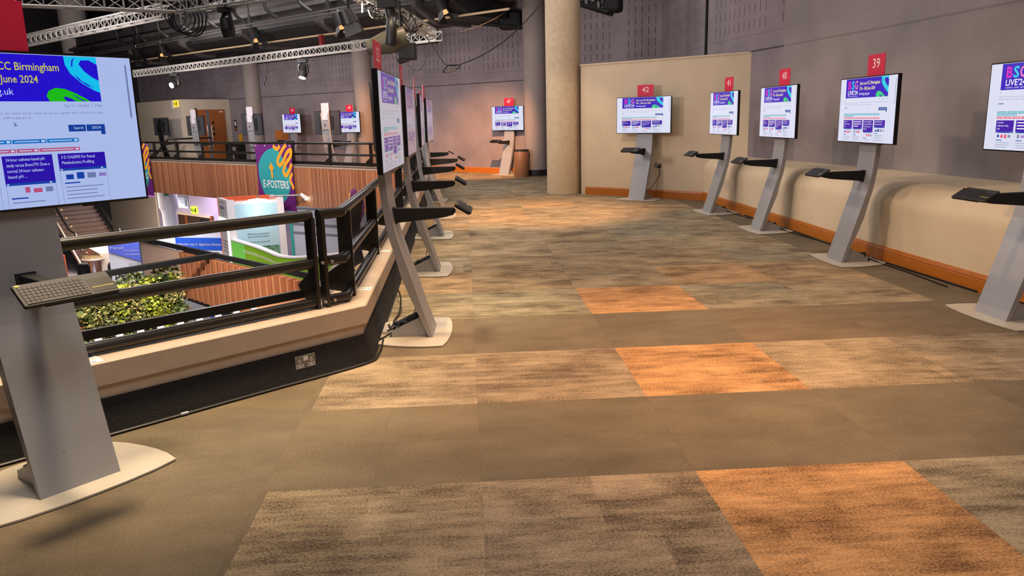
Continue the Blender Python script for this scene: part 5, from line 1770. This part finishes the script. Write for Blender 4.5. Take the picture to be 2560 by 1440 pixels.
for _ in range(17000):
    a = pr.uniform(0, L)
    z = pr.uniform(-4.5, -2.42)
    near = min(cl, key=lambda c: ((c[0] - a) ** 2 + (c[1] - z) ** 2) / c[2] ** 2)
    k = near[3] if pr.random() < 0.72 else pr.choice([0, 1, 5, 0])
    base = PW0 + pdn * a + pn * pr.uniform(-0.05, 0.22) + Vector((0, 0, z))
    if pr.random() < 0.12:
        base = PW0 + pdn * a - pn * pr.uniform(0, 0.35) + Vector((0, 0, -2.5 + pr.uniform(0, 0.22) + 0.12 * math.sin(a * 5)))
        k = pr.choice([0, 1, 0, 5])
    d = (pn * pr.uniform(0.3, 1) + pdn * pr.uniform(-0.8, 0.8) + Vector((0, 0, pr.uniform(-0.6, 0.9)))).normalized()
    ln = pr.uniform(0.04, 0.08) if k in (2, 4) else (pr.uniform(0.2, 0.34) if pr.random() < 0.02 else pr.uniform(0.06, 0.13))
    wd = ln * pr.uniform(0.22, 0.42)
    s = d.cross(Vector((pr.uniform(-1, 1), pr.uniform(-1, 1), pr.uniform(-1, 1)))).normalized() * wd
    mb.add([base, base + d * ln * 0.5 + s, base + d * ln, base + d * ln * 0.5 - s], [(0, 1, 2, 3)], LM[k])
o = mb.build('foliage', r, world=True)
o['kind'] = 'stuff'

# pale-topped battens in front of the plants
bd = Vector((-6.18 + 8.84, 17.72 - 15.8)).normalized()
bt0 = (-8.84, 15.8)
r = empty('batten_screen', (-7.5, 16.7, ZL))
tag(r, 'row of upright wooden battens with white tops just below the railing', 'screen')
for i in range(-2, 9):
    MB().fbox(bt0, bd, i * 0.415, i * 0.415 + 0.15, -0.10, 0.0, ZL, -2.56, M['wood2']).fbox(bt0, bd, i * 0.415, i * 0.415 + 0.14, -0.10, 0.006, -2.86, -2.54, M['lwhite']).build('batten', r, world=True)
r = empty('wooden_unit', (-5.6, 18.7, ZL))
tag(r, 'brown wooden unit with a flat top, right of the white-tipped battens', 'unit')
wd = Vector((1.0, 1.2)).normalized()
MB().fbox((-6.15, 17.85), wd, 0, 2.2, -0.5, 0.35, -2.72, -2.62, M['woodtop']).build('top', r, world=True)
MB().fbox((-6.0, 18.1), wd, 0.1, 2.0, -0.4, 0.2, ZL, -2.72, M['wood2']).build('body', r, world=True)

# posters, banner and bar table on the hall floor
Pa, Pb = (-15.75, 30.0), (-14.40, 30.0)
r = empty('poster_board', (-15.1, 30.0, ZL))
tag(r, 'white poster board with a slanting violet-blue band, left of the teal board', 'poster board')
wallq(Pa, Pb, ZL, -2.70, 0.05, M['lwhite'], 'board')
mb = MB()
mb.add([(-15.70, 29.94, -3.08), (-14.44, 29.94, -3.50), (-14.44, 29.94, -2.72), (-15.70, 29.94, -2.72)], [(0, 1, 2, 3)], M['blue2'])
mb.build('blue_band', r, world=True)
plane_text(Pa, Pb, 'Panel', 0.12, -2.96, 0.14, 0.5, M['white'], r, 'lettering', 0.075)
plane_text(Pa, Pb, 'To resolve BAM in a', 0.62, -3.06, 0.08, 0.6, M['white'], r, 'lettering', 0.075)
plane_text(Pa, Pb, 'three, simple quickly', 0.66, -3.20, 0.08, 0.58, M['white'], r, 'lettering', 0.075)
plane_text(Pa, Pb, 'identify', 0.75, -3.62, 0.16, 0.5, M['lgrey'], r, 'lettering', 0.075)
Pa, Pb = (-14.36, 29.8), (-13.75, 29.8)
r = empty('poster_board', (-14.0, 29.8, ZL))
tag(r, 'narrow teal poster board with a white letter E', 'poster board')
wallq(Pa, Pb, ZL, -2.70, 0.05, M['lwhite'], 'board')
mb = MB()
plane_rect(mb, Pa, Pb, 0.03, 0.60, -3.25, -2.80, M['teal2'], 0.01)
mb.build('teal_panel', r, world=True)
plane_text(Pa, Pb, 'E', 0.34, -3.08, 0.24, 0.15, M['white'], r, 'lettering', 0.014)
Pa, Pb = (-14.4, 31.2), (-11.5, 30.6)
r = empty('blue_banner_stand', (-12.9, 30.9, ZL))
tag(r, 'white counter with a blue band reading way in digestive disease', 'counter')
wallq(Pa, Pb, ZL, -2.35, 0.3, M['lwhite'], 'counter_body')
mb = MB()
plane_rect(mb, Pa, Pb, 0.9, 2.95, -3.22, -2.72, M['blue'], 0.02)
mb.build('blue_band', r, world=True)
plane_text(Pa, Pb, 'leading the way in digestive disease', 0.85, -3.03, 0.16, 2.05, M['white'], r, 'lettering', 0.026)
plane_text(Pa, Pb, 'services and', 0.9, -2.66, 0.12, 0.9, M['lgrey'], r, 'lettering', 0.012)
r = empty('bar_table', (-16.95, 31.0, ZL))
tag(r, 'small round bar table on a white leg, seen under the top rail at left', 'table')
MB().lathe((0, 0, 0), [(0.42, 1.05), (0.45, 1.07), (0.45, 1.10), (0.42, 1.11)], mat('table_top', (172, 140, 124), 0.3), 28).build('top', r, shade=True)
MB().lathe((0, 0, 0), [(0.26, 0), (0.26, 0.02), (0.05, 0.05), (0.045, 1.05)], M['lwhite'], 16).build('leg', r, shade=True)
mb = MB()
for i in range(9):
    c = Vector((-0.36 + 0.09 * i, 0.05 * math.sin(i * 2), 1.17))
    mb.tube([c + Vector((0.055 * math.cos(t), 0.02, 0.05 * math.sin(t))) for t in [PI * 2 * j / 8 for j in range(9)]], 0.014, M['gold'], 5, 3)
o = mb.build('paper_garland')
o.location = (-16.95, 31.0, ZL - 0.004)
tag(o, 'gold paper-ring garland heaped on the bar table', 'garland')
for x, y, lb in ((-17.6, 31.4, 'black draped bar stool left of the bar table'), (-16.6, 31.7, 'black draped bar stool behind the bar table')):
    r = empty('bar_stool', (x, y, ZL))
    tag(r, lb, 'stool')
    MB().lathe((0, 0, 0), [(0.26, 0), (0.24, 0.7), (0.22, 0.78)], M['matte'], 16).build('skirt', r, shade=True)
    MB().lathe((0, 0, 0), [(0.20, 0.78), (0.21, 0.82), (0.18, 0.85)], M['dark'], 16).build('seat', r, shade=True)
o = MB().fbox((-18.3, 33.2), (0.62, -0.78), 0, 2.4, -0.9, 0, ZL, -3.35, M['beige']).build('pale_reception_desk', world=True, bevel=0.03)
tag(o, 'pale slanting reception desk at the foot of the staircase', 'desk')
o = MB().fbox((-20.5, 33.0), (0.62, -0.78), 0, 1.6, -0.9, 0, ZL, -3.55, M['orange']).build('orange_cabinet', world=True)
tag(o, 'orange-brown cabinet beside the staircase foot', 'cabinet')
